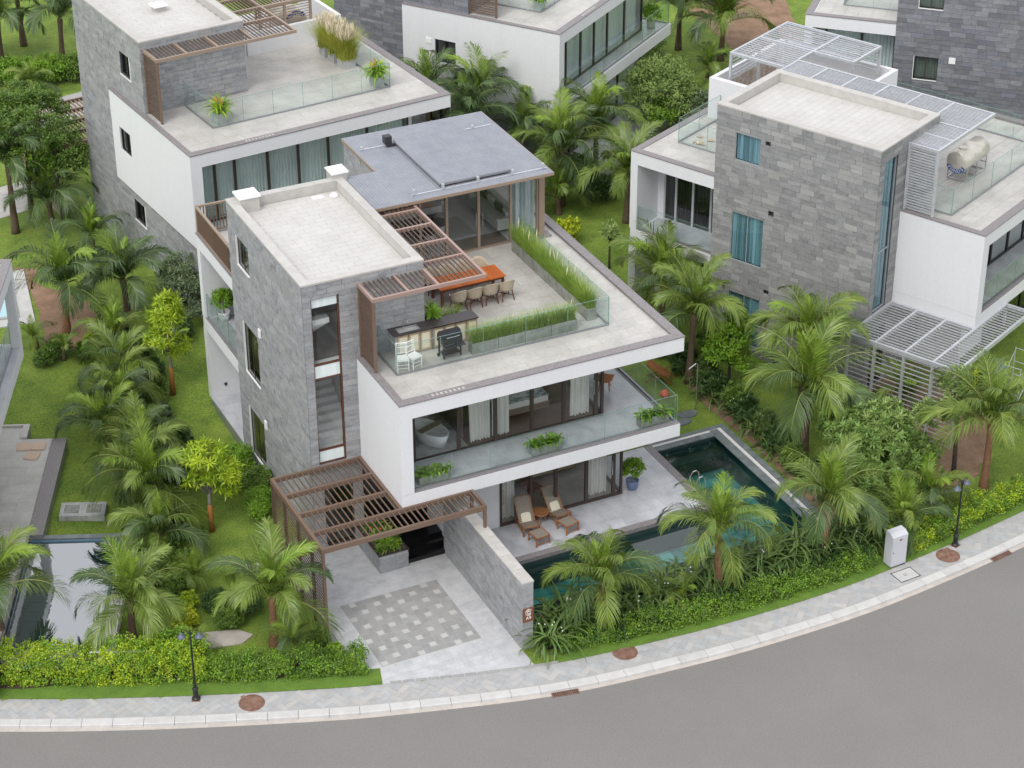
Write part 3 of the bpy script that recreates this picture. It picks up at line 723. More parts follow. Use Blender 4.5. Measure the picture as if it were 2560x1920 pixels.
# ---- low plinth and deck behind the tower (left rear)
m = MB(); m.box(-.02,1.54,7.44,11.25,-.1,.42); m.build('rear_plinth','grey_metal',M)
dk = MB().box(0,1.54,7.45,11.2,.421,.426).build('rear_deck','joint',M); tiles(dk,'deck_tile',0,1.54,7.46,11.19,.44,.77,.6,gap=.005)
glazing(M,'x',1.56,7.75,10.85,4.07,6.98,[9.3],gm='glass_dark',fw_=.07)
bx('wall_socket',M,'charcoal',.55,.65,11.17,11.199,.9,1.02)
# rear-left balcony glass and roof railing
balustrade(M,'x',.10,[7.46,8.7,9.95,11.18],4.06,1.05)
rl = MB(); rl.bar((.06,7.5,8.72),(.06,11.42,8.72),.10,.07); rl.bar((.06,11.42,8.72),(1.9,11.42,8.72),.10,.07); rl.bar((.06,11.42,7.6),(.06,11.42,8.7),.07); rl.bar((.06,7.5,7.66),(.06,11.42,7.66),.06,.05); rl.bar((.06,11.42,7.66),(1.9,11.42,7.66),.06,.05)
rl = rl.build('brown_railing','tan_metal',M)
for i in range(31): bx('baluster',rl,'brown_metal',.045,.075,7.58+i*.125,7.61+i*.125,7.68,8.69)
for i in range(14): bx('baluster',rl,'brown_metal',.2+i*.125,.24+i*.125,11.40,11.44,7.68,8.69)
# chimney block on the tower roof corner, second one behind
for (a,b,c_,d,z) in ((.30,1.02,6.75,7.40,11.0),(4.05,4.62,7.3,7.9,10.98)):
    cb = MB().box(a,b,c_,d,10.3,z-.05).build('vent_stack','parapet_stone',M); bx('vent_cap',cb,'white_paint',a-.05,b+.05,c_-.05,d+.05,z-.05,z+.01)
# ---- glass balustrades of roof terrace and balcony
balustrade(M,'y',-1.68,[2.66,4.28,5.87,7.50,9.12,10.74],7.5,1.12); balustrade(M,'x',2.66,[-1.66,-.03],7.5,1.12); balustrade(M,'x',10.74,[-1.66,-.1,1.45,3.0,4.5,5.5],7.5,1.12)
balustrade(M,'y',-3.55,[2.33,3.76,5.22,6.69,8.17,9.66,11.12,12.56],4.06,1.1); balustrade(M,'x',12.5,[-3.5,-2.05,-.6,.85,2.3,3.8],4.06,1.1)
dm = MB()
for i in range(8): dm.box(3.1+i*.16,3.18+i*.16,-3.60,-3.47,7.601,7.606)
dm.build('drain_slots','parapet_stone',M)
# ---- garden room on the roof terrace
RM = M
m = MB(); m.add([(4.57,4.6,10.47),(11.75,4.6,10.47),(11.75,10.92,10.47),(5.83,10.92,10.47),(5.83,7.58,10.47),(4.57,7.58,10.47)]+[(4.57,4.6,10.58),(11.75,4.6,10.58),(11.75,10.92,10.58),(5.83,10.92,10.58),(5.83,7.58,10.58),(4.57,7.58,10.58)],
    [(5,4,3,2,1,0),(6,7,8,9,10,11)]+[(i,(i+1) % 6,6+(i+1) % 6,6+i) for i in range(6)])
rroof = m.build('room_roof','tan_metal',M)
sh = MB()
for (x0,x1,y0,y1) in ((4.6,11.72,4.63,7.56),(5.86,11.72,7.56,10.9)):
    ny = int((y1-y0)/.09); nx_ = int((x1-x0)/.11)
    for q in range(ny):
        for k in range(nx_):
            a = x0+(x1-x0)*k/nx_; b = y0+(y1-y0)*q/ny; sh.box(a+.014,a+(x1-x0)/nx_-.014,b+.014,b+(y1-y0)/ny-.014,10.58,10.602)
stuff(sh.build('roof_mosaic','solar',rroof))
bx('roof_bed',rroof,'solar_joint',4.6,11.72,4.63,7.56,10.581,10.59); bx('roof_bed',rroof,'solar_joint',5.86,11.72,7.561,10.9,10.581,10.59)
hatch = MB().box(7.4,10.27,5.2,9.55,10.68,10.76).build('sliding_rooflight','grey_metal',M)
for (x0,x1) in ((7.43,8.82),(8.87,10.24)):
    hp = MB().box(x0,x1,5.23,9.52,10.76,10.765).build('rooflight_panel','solar_joint',hatch); sh = MB()
    ny = 46; nx_ = 13
    for q in range(ny):
        for k in range(nx_): sh.box(x0+(x1-x0)*k/nx_+.012,x0+(x1-x0)*(k+1)/nx_-.012,5.23+4.29*q/ny+.013,5.23+4.29*(q+1)/ny-.013,10.765,10.778)
    stuff(sh.build('rooflight_mosaic','solar',hatch))
r = MB(); r.box(6.0,11.5,9.5,9.56,10.603,10.63); r.box(6.2,11.65,5.02,5.08,10.603,10.63)
for x0 in (6.3,7.45,8.85,10.25,11.5): r.box(x0-.04,x0+.04,5.0,5.1,10.61,10.82)
for x0 in (6.1,10.7): r.box(x0-.03,x0+.03,9.46,9.58,10.61,10.74)
r.build('rooflight_rail','galvanised',M)
mo = MB().box(7.0,7.28,9.35,9.62,10.72,11.02).box(7.05,7.5,9.3,9.4,10.63,10.72).build('rooflight_motor','charcoal',M)
gr = glazing(M,'y',5.70,4.62,11.62,7.5,10.47,[6.78,7.85,9.15,10.48],fm='tan_metal',handles=(9.02,9.28),fw_=.07,dp=.1,name='garden_room_front')
gx = glazing(M,'x',11.70,5.80,10.8,7.5,10.47,[7.4,9.1],fm='tan_metal',fw_=.07,name='garden_room_side')
pc = MB().box(11.63,11.86,5.60,5.82,7.5,10.47).build('corner_post','tan_metal',M); bx('post_base',M,'coping',11.55,12.1,5.45,5.9,7.5,7.56)
curtain(gr,'y',6.0,10.55,11.6,7.52,10.4,'curtain_blue',.05,.14); curtain(gx,'x',11.45,6.2,10.6,7.52,10.4,'curtain',.05,.14)
m = MB(); m.box(4.65,11.6,5.76,10.8,7.501,7.508); m.build('room_floor','deck_tile',M)
m = MB(); m.box(8.5,10.45,5.8,6.7,7.508,7.513); m.build('door_mat','interior_dark',M)
bx('room_wall',M,'interior_wall',6.0,11.6,10.75,10.86,7.5,10.46); wn = MB().box(5.88,6.0,7.6,10.75,7.5,10.46).build('notch_wall','mortar',M); j = MB(); clad(wn,'x',5.88,7.6,10.75,7.5,10.46,'stone',(),0,joined=j); stuff(j.build('stone_cladding','stone',wn)); bx('room_wall',M,'stone',4.62,5.88,7.62,7.72,7.5,10.46)
sb = MB(); sb.box(4.46,4.6,5.75,7.6,7.5,10.46); sb.build('room_side_wall','stone',M)
# ------------------------------------------------------------------ pergolas
def carport_pergola(label, pose, mat, smat, pitch, xend=4.38):
    t,x,y,z0 = pose; p = thing('carport_pergola',label,'pergola',(x,y,z0),t)
    zt, zb = 3.60, 3.42; ysb = [-.06,-1.22,-2.50,-3.74,-4.80]
    bx('edge_beam',p,mat,-1.55,-1.43,-4.86,-.01,zb,zt)
    for i,yy in enumerate(ysb):
        x1 = xend if i in (3,4) else 1.84
        bx('cross_beam',p,mat,-1.43,x1,yy-.05,yy+.05,zb+.002,zt-.002)
    bx('edge_beam',p,mat,1.74,1.84,ysb[3]+.05,ysb[0]-.05,zb+.004,zt-.004); bx('edge_beam',p,mat,xend-.01,xend+.09,ysb[4]-.05,ysb[3]+.05,zb,zt)
    for yy in ysb:
        bx('post',p,mat if yy == ysb[4] else smat,-1.54,-1.44,yy-.05,yy+.05,0,zb)
    bx('post',p,mat,xend-.02,xend+.08,ysb[4]-.05,ysb[4]+.05,2.71,zb); bx('post',p,mat,xend-.02,xend+.08,ysb[3]-.05,ysb[3]+.05,2.71,zb)
    for i in range(4):
        y1,y0 = ysb[i]-.05,ysb[i+1]+.05; xe = xend if i == 3 else 1.74; q = -1.43+.2
        while q < xe-.05:
            bx('slat',p,mat,q-.016,q+.016,y0,y1,zt-.085,zt-.03); q += .205
        z = .12
        while z < zb-.03:
            bx('screen_slat',p,smat,-1.502,-1.478,y0,y1,z,z+.04); z += pitch
    return p
carport_pergola('dark brown slatted carport pergola with screen beside the driveway',(0,0,0,0),'brown_metal','brown_screen',.135)
GP = (.449,23.765,.984,-.248)
carport_pergola('galvanised steel carport pergola of the unfinished right-hand villa',GP,'galvanised','galvanised',.20)
def roof_pergola(label, pose, mat, x0, x1, xt, ytop, beams_y, beams_x, zt=10.42, pitch=.17, smat=None, top_mat=None, yf=-1.36, slat_x=True):
    """strip pergola round two sides of the stair tower plus the slatted end screen standing on the terrace"""
    t,x,y,z0 = pose; p = thing('roof_pergola',label,'pergola',(x,y,z0),t); smat = smat or mat; tm = top_mat or mat; zb = zt-.13
    bx('edge_beam',p,tm,x0,x1,yf,yf+.09,zb,zt); bx('edge_beam',p,tm,x0,x0+.09,yf+.09,-.03,zb,zt); bx('edge_beam',p,tm,x1-.09,x1,yf+.09,ytop,zb,zt); bx('edge_beam',p,tm,xt+.03,x1-.09,ytop-.09,ytop,zb,zt)
    for q in beams_y: bx('cross_beam',p,tm,xt+.03,x1-.09,q-.045,q+.045,zb+.002,zt-.002)
    for q in beams_x: bx('cross_beam',p,tm,q-.045,q+.045,yf+.09,-.03,zb+.002,zt-.002)
    if slat_x:
        q = x0+.09+.15
        while q < x1-.1:
            ye = -.03 if q < xt+.05 else ytop-.09
            cuts = [yf+.09]+([] if q < xt+.05 else [v for b in sorted(beams_y) for v in (b-.045,b+.045)])+[ye]
            for a,b in zip(cuts[::2],cuts[1::2]):
                if b-a > .06: bx('slat',p,smat,q-.018,q+.018,a,b,zt-.065,zt-.02)
            q += pitch
    bx('post',p,mat,x0,x0+.09,yf,yf+.09,7.61,zb); bx('post',p,mat,x0,x0+.09,-.13,-.045,7.61,zb)
    louvre(p,'x',x0+.045,yf+.09,-.13,7.62,zb,smat,.115 if pitch < .2 else .15,.04,.05)
    return p
roof_pergola('brown slatted roof pergola wrapping the tower of the middle villa',(0,0,0,0),'brown_metal',1.98,6.18,4.43,5.12,[.42,1.75,3.1,4.35],[3.32,4.42],top_mat='pinkish_metal',smat='brown_screen')
roof_pergola('galvanised slatted roof strip around the tower of the right villa',GP,'galvanised',1.98,6.55,4.43,7.8,[.46,1.91,3.4,4.87,6.32],[3.2,4.43],pitch=.115,smat='galvanised')
CPZ = (.101,1.223,21.355,.852)
roof_pergola('brown slatted roof pergola along the tower of the upper left villa',CPZ,'brown_metal',.10,6.45,4.68,6.0,[.5,1.9,3.3,4.7],[1.5,2.9,4.5],top_mat='tan_metal',smat='brown_screen',yf=-1.42)

# ------------------------------------------------------------------ driveway wall with number plate
wl = thing('garden_wall','grey stone wall with number plate between driveway and pool','wall',(0,0,0))
core = MB().box(4.12,4.48,-8.32,-1.99,-.05,2.66).build('wall_core','mortar',wl); j = MB()
clad(core,'x',4.12,-8.32,-1.99,0,2.66,'stone',(),200,joined=j); clad(core,'y',-8.32,4.10,4.50,0,2.66,'stone',(),60,joined=j); clad(core,'x',4.48,-8.32,-4.3,0,2.66,'stone',(),0,side=1,joined=j)
stuff(j.build('stone_cladding','stone',core))
yy = -8.35; rr = random.Random(2)
while yy < -2.0:
    l = min(rr.uniform(.3,.5),-1.99-yy); bx('capstone',wl,'parapet_stone',4.08,4.52,yy+.004,yy+l-.004,2.66,2.71+rr.uniform(0,.012)); yy += l
sg = thing('number_plate','small brown plaque with white emblem and A9 on the wall end','sign',(4.30,-8.372,1.42))
bx('plate',sg,'sign_brown',-.21,.19,-.012,.006,-.28,.28)
o = link('lettering',text_mesh('A9',.17,'sign_white'),sg,(0,-.016,-.13),(R(90),0,0))
em = MB()
for rad,a0,a1 in ((.105,20,330),(.068,200,520),(.034,0,300)):
    P = [(rad*math.cos(R(a)),-.016,rad*1.25*math.sin(R(a))+.1) for a in np.linspace(a0,a1,22)]; em.tube(P,.009,4)
em.build('emblem','sign_white',sg)

# ------------------------------------------------------------------ right villa (same type, bare, galvanised)
G = villa('unfinished white villa with tall warm grey stone tower on the right',GP,'stone_warm',[(5.34,6.51,8.60,9.76),(5.0,6.5,4.19,6.31),(4.96,6.48,.5,2.72)],wmat='glass_blue',curt='curtain_blue',niches=[(4.89,5.11,9.58,9.76),(4.55,4.80,6.62,6.84),(4.57,4.80,3.12,3.3)],win_frame='galvanised')
glazing(G,'x',1.53,7.75,10.85,4.07,6.98,[8.5,9.4,10.25],fm='galvanised',gm='glass_dark',fw_=.07); curtain(G,'x',1.85,7.7,10.9,4.1,6.9,'curtain_dark')
glazing(G,'x',1.50,7.7,10.9,.46,3.5,[8.5,9.4,10.25],fm='galvanised',gm='glass_dark',fw_=.07); curtain(G,'x',1.86,7.7,10.9,.5,3.4,'curtain_dark')
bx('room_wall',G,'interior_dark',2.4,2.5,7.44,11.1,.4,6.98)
balustrade(G,'x',.10,[7.46,9.2,11.18],4.06,1.05)
balustrade(G,'y',-1.75,[2.79,4.44,6.04,7.62,9.2,10.85],7.5,1.12); balustrade(G,'x',2.79,[-1.73,-.03],7.5,1.12); balustrade(G,'x',10.85,[-1.73,-.2,1.37,3.0,4.6,6.2],7.5,1.12)
balustrade(G,'x',1.82,[7.5,9.03,10.45],7.5+.09,1.08); balustrade(G,'y',10.46,[1.84,3.34,4.9],7.59,1.08)
gg = glazing(G,'y',-1.98,2.33,10.42,4.07,6.99,[4.6,6.2,7.67,9.04],fm='black_metal',gm='glass_window'); balustrade(G,'y',-3.55,[2.33,3.8,5.3,6.8,8.3,9.8,11.3,12.56],4.06,1.1)
glazing(G,'y',-1.98,6.3,11.28,.46,3.52,[8,9.6],fm='black_metal',gm='glass_dark')
bx('room_wall',G,'concrete_pale',2.32,10.4,.6,.7,4.06,6.99)
eb = MB(); eb.box(4.95,5.2,7.6,11.1,7.5,9.3); eb.box(5.2,10.6,10.9,11.1,7.5,9.3); eb.box(10.4,10.6,5.25,10.9,7.5,9.3); eb.box(8.6,10.4,5.25,5.45,7.5,9.3); eb.build('roof_enclosure','white_plaster',G)
bx('damp_wall',G,'rubble',6.4,9.9,10.86,10.898,7.55,8.8)
gbp = thing('roof_pergola','large galvanised slatted pergola over the walled roof yard of the right villa','pergola',(GP[1],GP[2],GP[3]),GP[0])
for a in ((5.5,5.6,7.85,10.5),(7.72,7.82,5.8,10.4),(9.9,10.0,5.8,10.5)): bx('edge_beam',gbp,'galvanised',a[0],a[1],a[2],a[3],10.3,10.42)
for a in ((5.6,9.9,10.4,10.5),(6.58,9.9,7.75,7.85),(7.82,9.9,5.8,5.9)): bx('cross_beam',gbp,'galvanised',a[0],a[1],a[2],a[3],10.302,10.418)
for q in np.arange(5.74,9.88,.205):
    if abs(q-7.77) < .07: continue
    if q < 7.7: bx('slat',gbp,'galvanised',q-.024,q+.024,7.85,10.4,10.36,10.40)
    else: bx('slat',gbp,'galvanised',q-.024,q+.024,7.85,10.4,10.36,10.40); bx('slat',gbp,'galvanised',q-.024,q+.024,5.9,7.75,10.36,10.40)
for (px_,py_) in ((5.55,10.45),(7.77,10.45),(9.95,10.45),(9.95,5.85),(7.77,5.85),(5.55,7.95)): bx('post',gbp,'galvanised',px_-.05,px_+.05,py_-.05,py_+.05,7.5,10.3)
louvre(gbp,'y',10.45,5.6,7.72,9.2,10.28,'galvanised',.16,.05,.04); louvre(gbp,'x',9.95,5.9,10.4,9.2,10.28,'galvanised',.16,.05,.04)
def letters_on_arc(parent, body, rad, size, a0, a1, mat, face_x, flip=1):
    for i,chh in enumerate(body):
        a = R(a0+(a1-a0)*i/(len(body)-1)); me = text_mesh(chh,size,mat)
        # disc faces -x: local right = -y, up = z
        o = link('letter',me,parent,(face_x,-rad*math.cos(a),rad*math.sin(a)))
        rot = Matrix(((0,0,-1),(-1,0,0),(0,1,0))).to_4x4() @ Matrix.Rotation(a-(math.pi/2 if flip > 0 else -math.pi/2),4,'Z')
        o.rotation_euler = rot.to_euler()
def water_tank(label, pose, loc, arc, word, Lz=2.0, rad=.46):
    t,x,y,z0 = pose; wx,wy = loc2w(pose,loc[0],loc[1]); tk = thing('water_tank',label,'water tank',(wx,wy,z0+loc[2]),t)
    prof = [(.02,-.05),(rad*.45,-.045),(rad*.55,-.02),(rad*.9,-.005),(rad,.05),(rad,.66),(rad*1.015,.67),(rad,.69),(rad,1.3),(rad*1.015,1.31),(rad,1.33),(rad,Lz-.05),(rad*.9,Lz),(.02,Lz+.04)]
    b = MB().lathe(prof,(0,0,0),36).build('tank_body','tank',tk,smooth=True); b.rotation_euler = (0,R(90),0); b.location = (0,0,.85)
    lid = MB().lathe([(.17,0),(.17,.06),(.12,.08),(.02,.085)],(0,0,0),20).build('tank_lid','tank',tk); lid.location = (.45,0,.85+rad-.01)
    d = link('label_disc',None,tk,(-.012,0,.85)); V = []; F = []; n = 24
    for i in range(n+1):
        a = R(arc[0]+(arc[1]-arc[0])*i/n)
        for rr_ in (rad*.55,rad*.99): V.append((-.004-.001*(rr_ < .3),-rr_*math.cos(a),rr_*math.sin(a)))
    for i in range(n): F.append((2*i,2*i+1,2*i+3,2*i+2))
    lb = MB().add(V,F).build('label_band','tank_blue',d)
    mid = (arc[0]+arc[1])/2; letters_on_arc(d,word,rad*.77,.19,arc[1]-14,arc[0]+14,'sign_white',-.02,1)
    s_ = MB()
    for xx in (.2,1.0,1.8):
        for yy_ in (-.42,.42): s_.bar((xx,yy_,0),(xx,yy_,.66),.035)
        s_.bar((xx,-.42,.03),(xx,.42,.03),.03); s_.bar((xx,-.42,.35),(xx,.42,.35),.03)
    for yy_ in (-.42,.42): s_.bar((.2,yy_,.03),(1.8,yy_,.03),.03); s_.bar((.2,yy_,.66),(1.8,yy_,.66),.04)
    s_.build('tank_stand','steel',tk); return tk
water_tank('steel water tank with blue lettered band on the right villa terrace',GP,(5.62,-.33,7.5),(205,335),'SONHA'[::1])
# building rubble and scaffold by the right carport
rbl = thing('rubble_heap','pile of broken plaster and boards beyond the galvanised carport','rubble',loc2w(GP,3.0,-3.2)+(GP[3],),GP[0]); rr = random.Random(8)
for i in range(46):
    a,b,sz = rr.uniform(-1.2,1.6),rr.uniform(-1.3,1.1),rr.uniform(.08,.34)
    o = link('chunk',cubemesh(rr.choice(('rubble','concrete_pale','wood_grey','rubble'))),rbl,(a,b,.05+rr.uniform(0,.35)*max(0,1-abs(a)/1.6)),(rr.uniform(-.4,.4),rr.uniform(-.4,.4),rr.uniform(0,3)),(sz,sz*rr.uniform(.3,1),sz*.35))
bx('barrel',rbl,'blue_plastic',1.55,1.95,-.75,-.35,0,.55)
sc = thing('scaffold','rusty tubular scaffold frame beside the rubble at the right edge','scaffold',loc2w(GP,3.1,-5.3)+(GP[3],),GP[0]); s_ = MB()
for q in (0,1.5): 
    for r_ in (0,1.0): s_.tube([(q,r_,0),(q,r_,1.75)],.022,6)
    for z in (.5,1.1,1.7): s_.tube([(q,0,z),(q,1.0,z)],.018,6)
for r_ in (0,1.0): s_.tube([(0,r_,.2),(1.5,r_,1.6)],.016,6); s_.tube([(0,r_,1.6),(1.5,r_,.2)],.016,6)
s_.build('frame','galvanised',sc)

# ------------------------------------------------------------------ upper left villa and top middle villa (second type)
def villa_b(label, pose, stone, winw, limit, tank=None, room=True, glass_tx=(1.75,3.13,4.5,5.88,7.26,8.64,10.0), col='curtain_teal'):
    t,x,y,z0 = pose; root = thing('villa',label,'villa',(x,y,z0),t)
    sw_ = [(1.24,2.30,8.62,9.63),(1.05,2.22,1.86,2.85)]
    m = MB(); m.wall('x',0,.25,0,7.36,-.9,10.70,[sw_[0]]+[(sw_[1][0],sw_[1][1],sw_[1][2],sw_[1][3])]); m.wall('x',0,.25,-4.7,0,-.9,3.46)
    m.box(.25,4.68,0,.25,3.5,10.70); m.box(4.43,4.68,.25,7.36,-.9,10.7); m.box(.25,4.43,7.1,7.36,-.9,10.7)
    tw = m.build('tower_wall','mortar',root); j = MB()
    clad(tw,'x',0,-.02,7.36,3.46,10.70,stone,[sw_[0],(-.05,3.43,3.4,7.58)],int(limit*.5),joined=j)
    clad(tw,'x',0,-4.7,7.36,-.8,3.46,stone,[sw_[1]],int(limit*.35),joined=j)
    clad(tw,'y',0,.0,4.68,7.5,10.70,stone,(),int(limit*.15),joined=j)
    stuff(j.build('stone_cladding',stone,tw))
    p = MB(); p.box(-.035,4.70,-.035,.30,10.70,10.765); p.box(-.035,.30,.30,7.1,10.70,10.765); p.box(4.38,4.70,.30,7.1,10.70,10.765); p.box(-.035,4.70,7.1,7.4,10.70,10.765); p.box(4.39,4.43,.25,7.1,10.3,10.7); p.box(.25,4.39,7.06,7.1,10.3,10.7)
    p.build('parapet','parapet_stone',root); rf = MB().box(.25,4.43,.25,7.1,10.2,10.36).build('tower_roof','joint',root); tiles(rf,'roof_tile',.3,4.38,.3,7.05,10.385,.62,.31,gap=.007)
    vt = MB().box(2.3,2.75,3.6,4.05,10.38,10.62).build('roof_vent','parapet_stone',root); bx('vent_cap',vt,'white_paint',2.2,2.85,3.5,4.15,10.62,10.66)
    for a,b,c,d in sw_:
        g = glazing(root,'x',.12,a,b,c,d,[(a+b)/2],'black_metal','glass_dark',fw_=.06); curtain(g,'x',.34,a-.05,b+.05,c-.05,d+.05,'curtain')
        tr = MB(); tr.box(-.045,.06,a-.05,b+.05,c-.06,c-.004); tr.box(-.045,.06,a-.05,a-.004,c-.004,d+.05); tr.build('window_surround','white_paint',g)
    # white volume
    wh = [winw]; m = MB(); m.wall('x',-.23,0,-4.886,3.42,3.46,7.56,wh)
    m.box(0,11.79,-4.886,-.001,7.0,7.56); m.box(4.681,11.79,0,8.3,7.0,7.46); m.box(11.35,11.789,0,8.3,7.46,7.56); m.box(0,.49-.23,-4.886,-.01,4.05,7.0)
    m.box(0,11.79,-4.886,-.001,3.46,4.04); m.box(4.681,11.79,0,8.3,3.46,4.04)
    m.box(0,.2,-4.5,-4.3,.4,3.46); m.box(10.2,10.4,-3.95,8,.4,7.0); m.box(4.69,10.2,1.8,2,.4,7.0)
    m.build('white_wall','white_plaster',root)
    g = glazing(root,'x',-.12,winw[0],winw[1],winw[2],winw[3],[(winw[0]+winw[1])/2],'black_metal','glass_window',fw_=.06); curtain(g,'x',.12,winw[0]-.05,winw[1]-.5,winw[2]-.05,winw[3]+.05,'curtain')
    bx('room_wall',root,'interior_wall',.9,1.0,-2,4,4.1,6.9)
    c = MB(); c.box(-.25,11.81,-4.906,-4.55,7.56,7.60); c.box(-.25,.0,-4.55,3.44,7.56,7.60); c.box(11.47,11.81,-4.55,8.3,7.56,7.60); c.build('coping','coping',root)
    tf = MB().box(0,11.46,-4.55,-.005,7.561,7.566).box(4.69,11.46,0,8.2,7.561,7.566).build('terrace_floor','joint',root)
    tiles(tf,'terrace_tile',.01,11.46,-4.54,-.05,7.58,1.2,.6,gap=.006); tiles(tf,'terrace_tile',4.7,11.46,-.05,8.2,7.58,1.2,.6,gap=.006)
    bf = MB().box(.27,11.5,-4.55,-4.05,4.041,4.046).build('balcony_floor','joint',root); tiles(bf,'deck_tile',.28,11.45,-4.6,-4.05,4.06,1.2,.6,gap=.005); tiles(bf,'deck_tile',10.4,11.45,-4.05,2,4.06,1.2,.6,gap=.005)
    g = glazing(root,'y',-4.02,.27,10.18,4.07,6.99,[1.15,2.05,3.55,4.95,6.35,8.2],fw_=.07); curtain(g,'y',-3.7,.3,10.1,4.1,6.9,col,.05,.15)
    g = glazing(root,'y',-4.02,.27,10.18,.46,3.45,[1.15,2.5,4.2,5.9,7.6],fw_=.07); curtain(g,'y',-3.7,.3,10.1,.5,3.4,col,.05,.15)
    balustrade(root,'y',-4.80,[.28,1.7,3.1,4.5,5.9,7.3,8.7,10.1,11.7],4.06,1.1); balustrade(root,'x',11.68,[-4.78,-3.3,-1.8,-.3],4.06,1.1)
    gj = list(glass_tx); balustrade(root,'y',-2.86,gj,7.58,1.1); balustrade(root,'x',gj[0],[-2.84,-1.2,.5],7.58,1.1); balustrade(root,'x',gj[-1],[-2.84,-1.2,.4,2.0],7.58,1.1)
    dk = MB().box(.2,11.6,-6.4,-4.05,-.6,.43).build('ground_terrace','concrete_pale',root); tiles(dk,'deck_tile',.2,11.6,-6.4,-4.06,.45,1.2,.6,gap=.005)
    bx('room_back',root,'interior_wall',.3,10.1,-2.9,-2.85,.46,6.9)
    dmm = MB()
    for i in range(9): dmm.box(2.3+i*.15,2.38+i*.15,-4.78,-4.66,7.601,7.606)
    dmm.build('drain_slots','parapet_stone',root)
    return root
C = villa_b('white villa with grey stone tower and flowering terrace pots, upper left',CPZ,'stone',(1.45,2.60,5.05,6.14),260)
m = MB(); m.box(6.4,11.05,3.54,3.72,7.58,8.58); m.box(10.87,11.05,3.72,7.5,7.58,8.58); m.build('roof_enclosure','white_plaster',C)
cw = thing('roof_screen','brown louvred screen around the water tank on the upper left villa','screen',(CPZ[1],CPZ[2],CPZ[3]),CPZ[0])
for q in (7.2,8.42,9.69): bx('post',cw,'tan_metal',q-.05,q+.05,3.76,3.86,7.6,9.55)
for q in (5.3,8.42): bx('post',cw,'tan_metal',q-.05,q+.05,6.8,6.9,7.6,9.55)
louvre(cw,'y',3.81,8.47,9.64,8.55,9.5,'tan_metal',.12,.03,.04); louvre(cw,'y',3.81,7.25,8.37,8.55,9.5,'tan_metal',.12,.03,.04)
bx('edge_beam',cw,'tan_metal',5.2,9.75,3.75,3.87,9.5,9.62)
for q in np.arange(6.5,9.7,.16): bx('slat',cw,'brown_screen',q-.02,q+.02,3.87,6.9,9.52,9.58)
water_tank('steel water tank with blue lettered arc behind the brown louvres, upper left',(CPZ[0]+math.pi/2,)+loc2w(CPZ,9.05,4.0)+(CPZ[3],),(0,0,7.58),(35,150),'SONHA',1.8,.58)
EP0 = (.618,20.764,21.89,.787); ex,ey = loc2w(EP0,.23,4.886); EPZ = (.618,ex,ey,.787)
E_ = villa_b('white villa with dark stone tower and curtained balcony, top middle',EPZ,'stone_dark',(.56,1.67,5.04,6.16),220,glass_tx=(1.75,3.13,4.5,5.88,7.26,8.64,10.0))
bx('wall_vent',E_,'white_paint',-.262,-.231,1.85,2.14,5.88,6.14)
scr = thing('roof_screen','brown slatted screen standing on the terrace of the top middle villa','screen',(EPZ[1],EPZ[2],EPZ[3]),EPZ[0])
for q in (-1.4,-.05): bx('post',scr,'brown_metal',.12,.22,q-.04,q+.04,7.6,10.3)
louvre(scr,'x',.17,-1.36,-.09,7.62,10.3,'brown_metal',.12,.05,.05); bx('edge_beam',scr,'brown_metal',.12,.22,-1.44,-.01,10.3,10.4)
# ------------------------------------------------------------------ top right villa
FPZ = (.809,39.609,9.967,1.334)
Fv = villa('white villa with dark grey stone tower in the top right corner',FPZ,'stone_dark',[(5.42,6.52,8.43,9.6),(5.42,6.52,5.06,6.17)],frontstrip=False,wmat='glass_dark',curt='curtain_teal',stone_limit=300)
bx('wall_vent',Fv,'white_paint',-.07,-.036,4.66,4.95,6.0,6.29)
g = glazing(Fv,'x',.9,7.5,11.15,4.07,6.98,[9.05,10.7],gm='glass_window',fw_=.07); curtain(g,'x',1.1,7.5,11.1,4.1,6.95,'curtain_teal',.05,.16)
balustrade(Fv,'x',1.6,[7.47,8.76,10.09],7.59,1.1); balustrade(Fv,'y',10.1,[1.6,3.2,4.6],7.59,1.1); balustrade(Fv,'x',.12,[7.46,9.2,11.18],4.06,1.05)
# sliver of a further house behind it
fh = thing('far_house','narrow white corner of a house with blue blind at the top edge','house',(48.2,28.6,1.2),.8); MB().box(0,.35,0,4,0,7.2).box(.35,4,3.6,4,0,7.2).box(0,4.5,-.4,4.4,7.2,7.7).build('wall','white_plaster',fh); bx('blind',fh,'curtain_blue',.36,4,.3,.36,2.5,7.1)
# ------------------------------------------------------------------ left edge villa (only its right end is in view)
H = thing('villa','white villa end with glass balcony cut by the left edge','villa',(HP[1],HP[2],HP[3]),HP[0])
m = MB(); m.box(-11,0,-14.3,.0,7.0,7.56); m.box(-11,0,-14.3,0,3.53,4.04); m.box(-.35,0,-.35,0,4.04,7.0); m.box(-9,-2.3,-.2,0,.4,3.53); m.box(-9,-2.3,-.3,-.1,4.04,7.0); m.box(-2.5,-2.3,-12,-.3,4.04,7.0)
m.build('white_wall','white_plaster',H)
c = MB(); c.box(-.32,.02,-14.3,.02,7.56,7.6); c.box(-11,-.32,-.3,.02,7.56,7.6); c.build('coping','coping',H); MB().box(-11,-.33,-14.3,-.31,7.561,7.566).build('terrace_floor','terrace_tile',H)
MB().box(-.3,-.01,-14,-.36,4.041,4.06).box(-2.2,-.3,-14,-.36,4.041,4.052).build('balcony_floor','deck_tile',H)
balustrade(H,'x',-.34,[-7.2,-5.8,-4.4,-3.0,-1.6,-.4],4.06,1.1)
glazing(H,'x',-2.2,-12,-.4,4.07,6.98,[-10,-8,-6,-4,-2],fw_=.08)
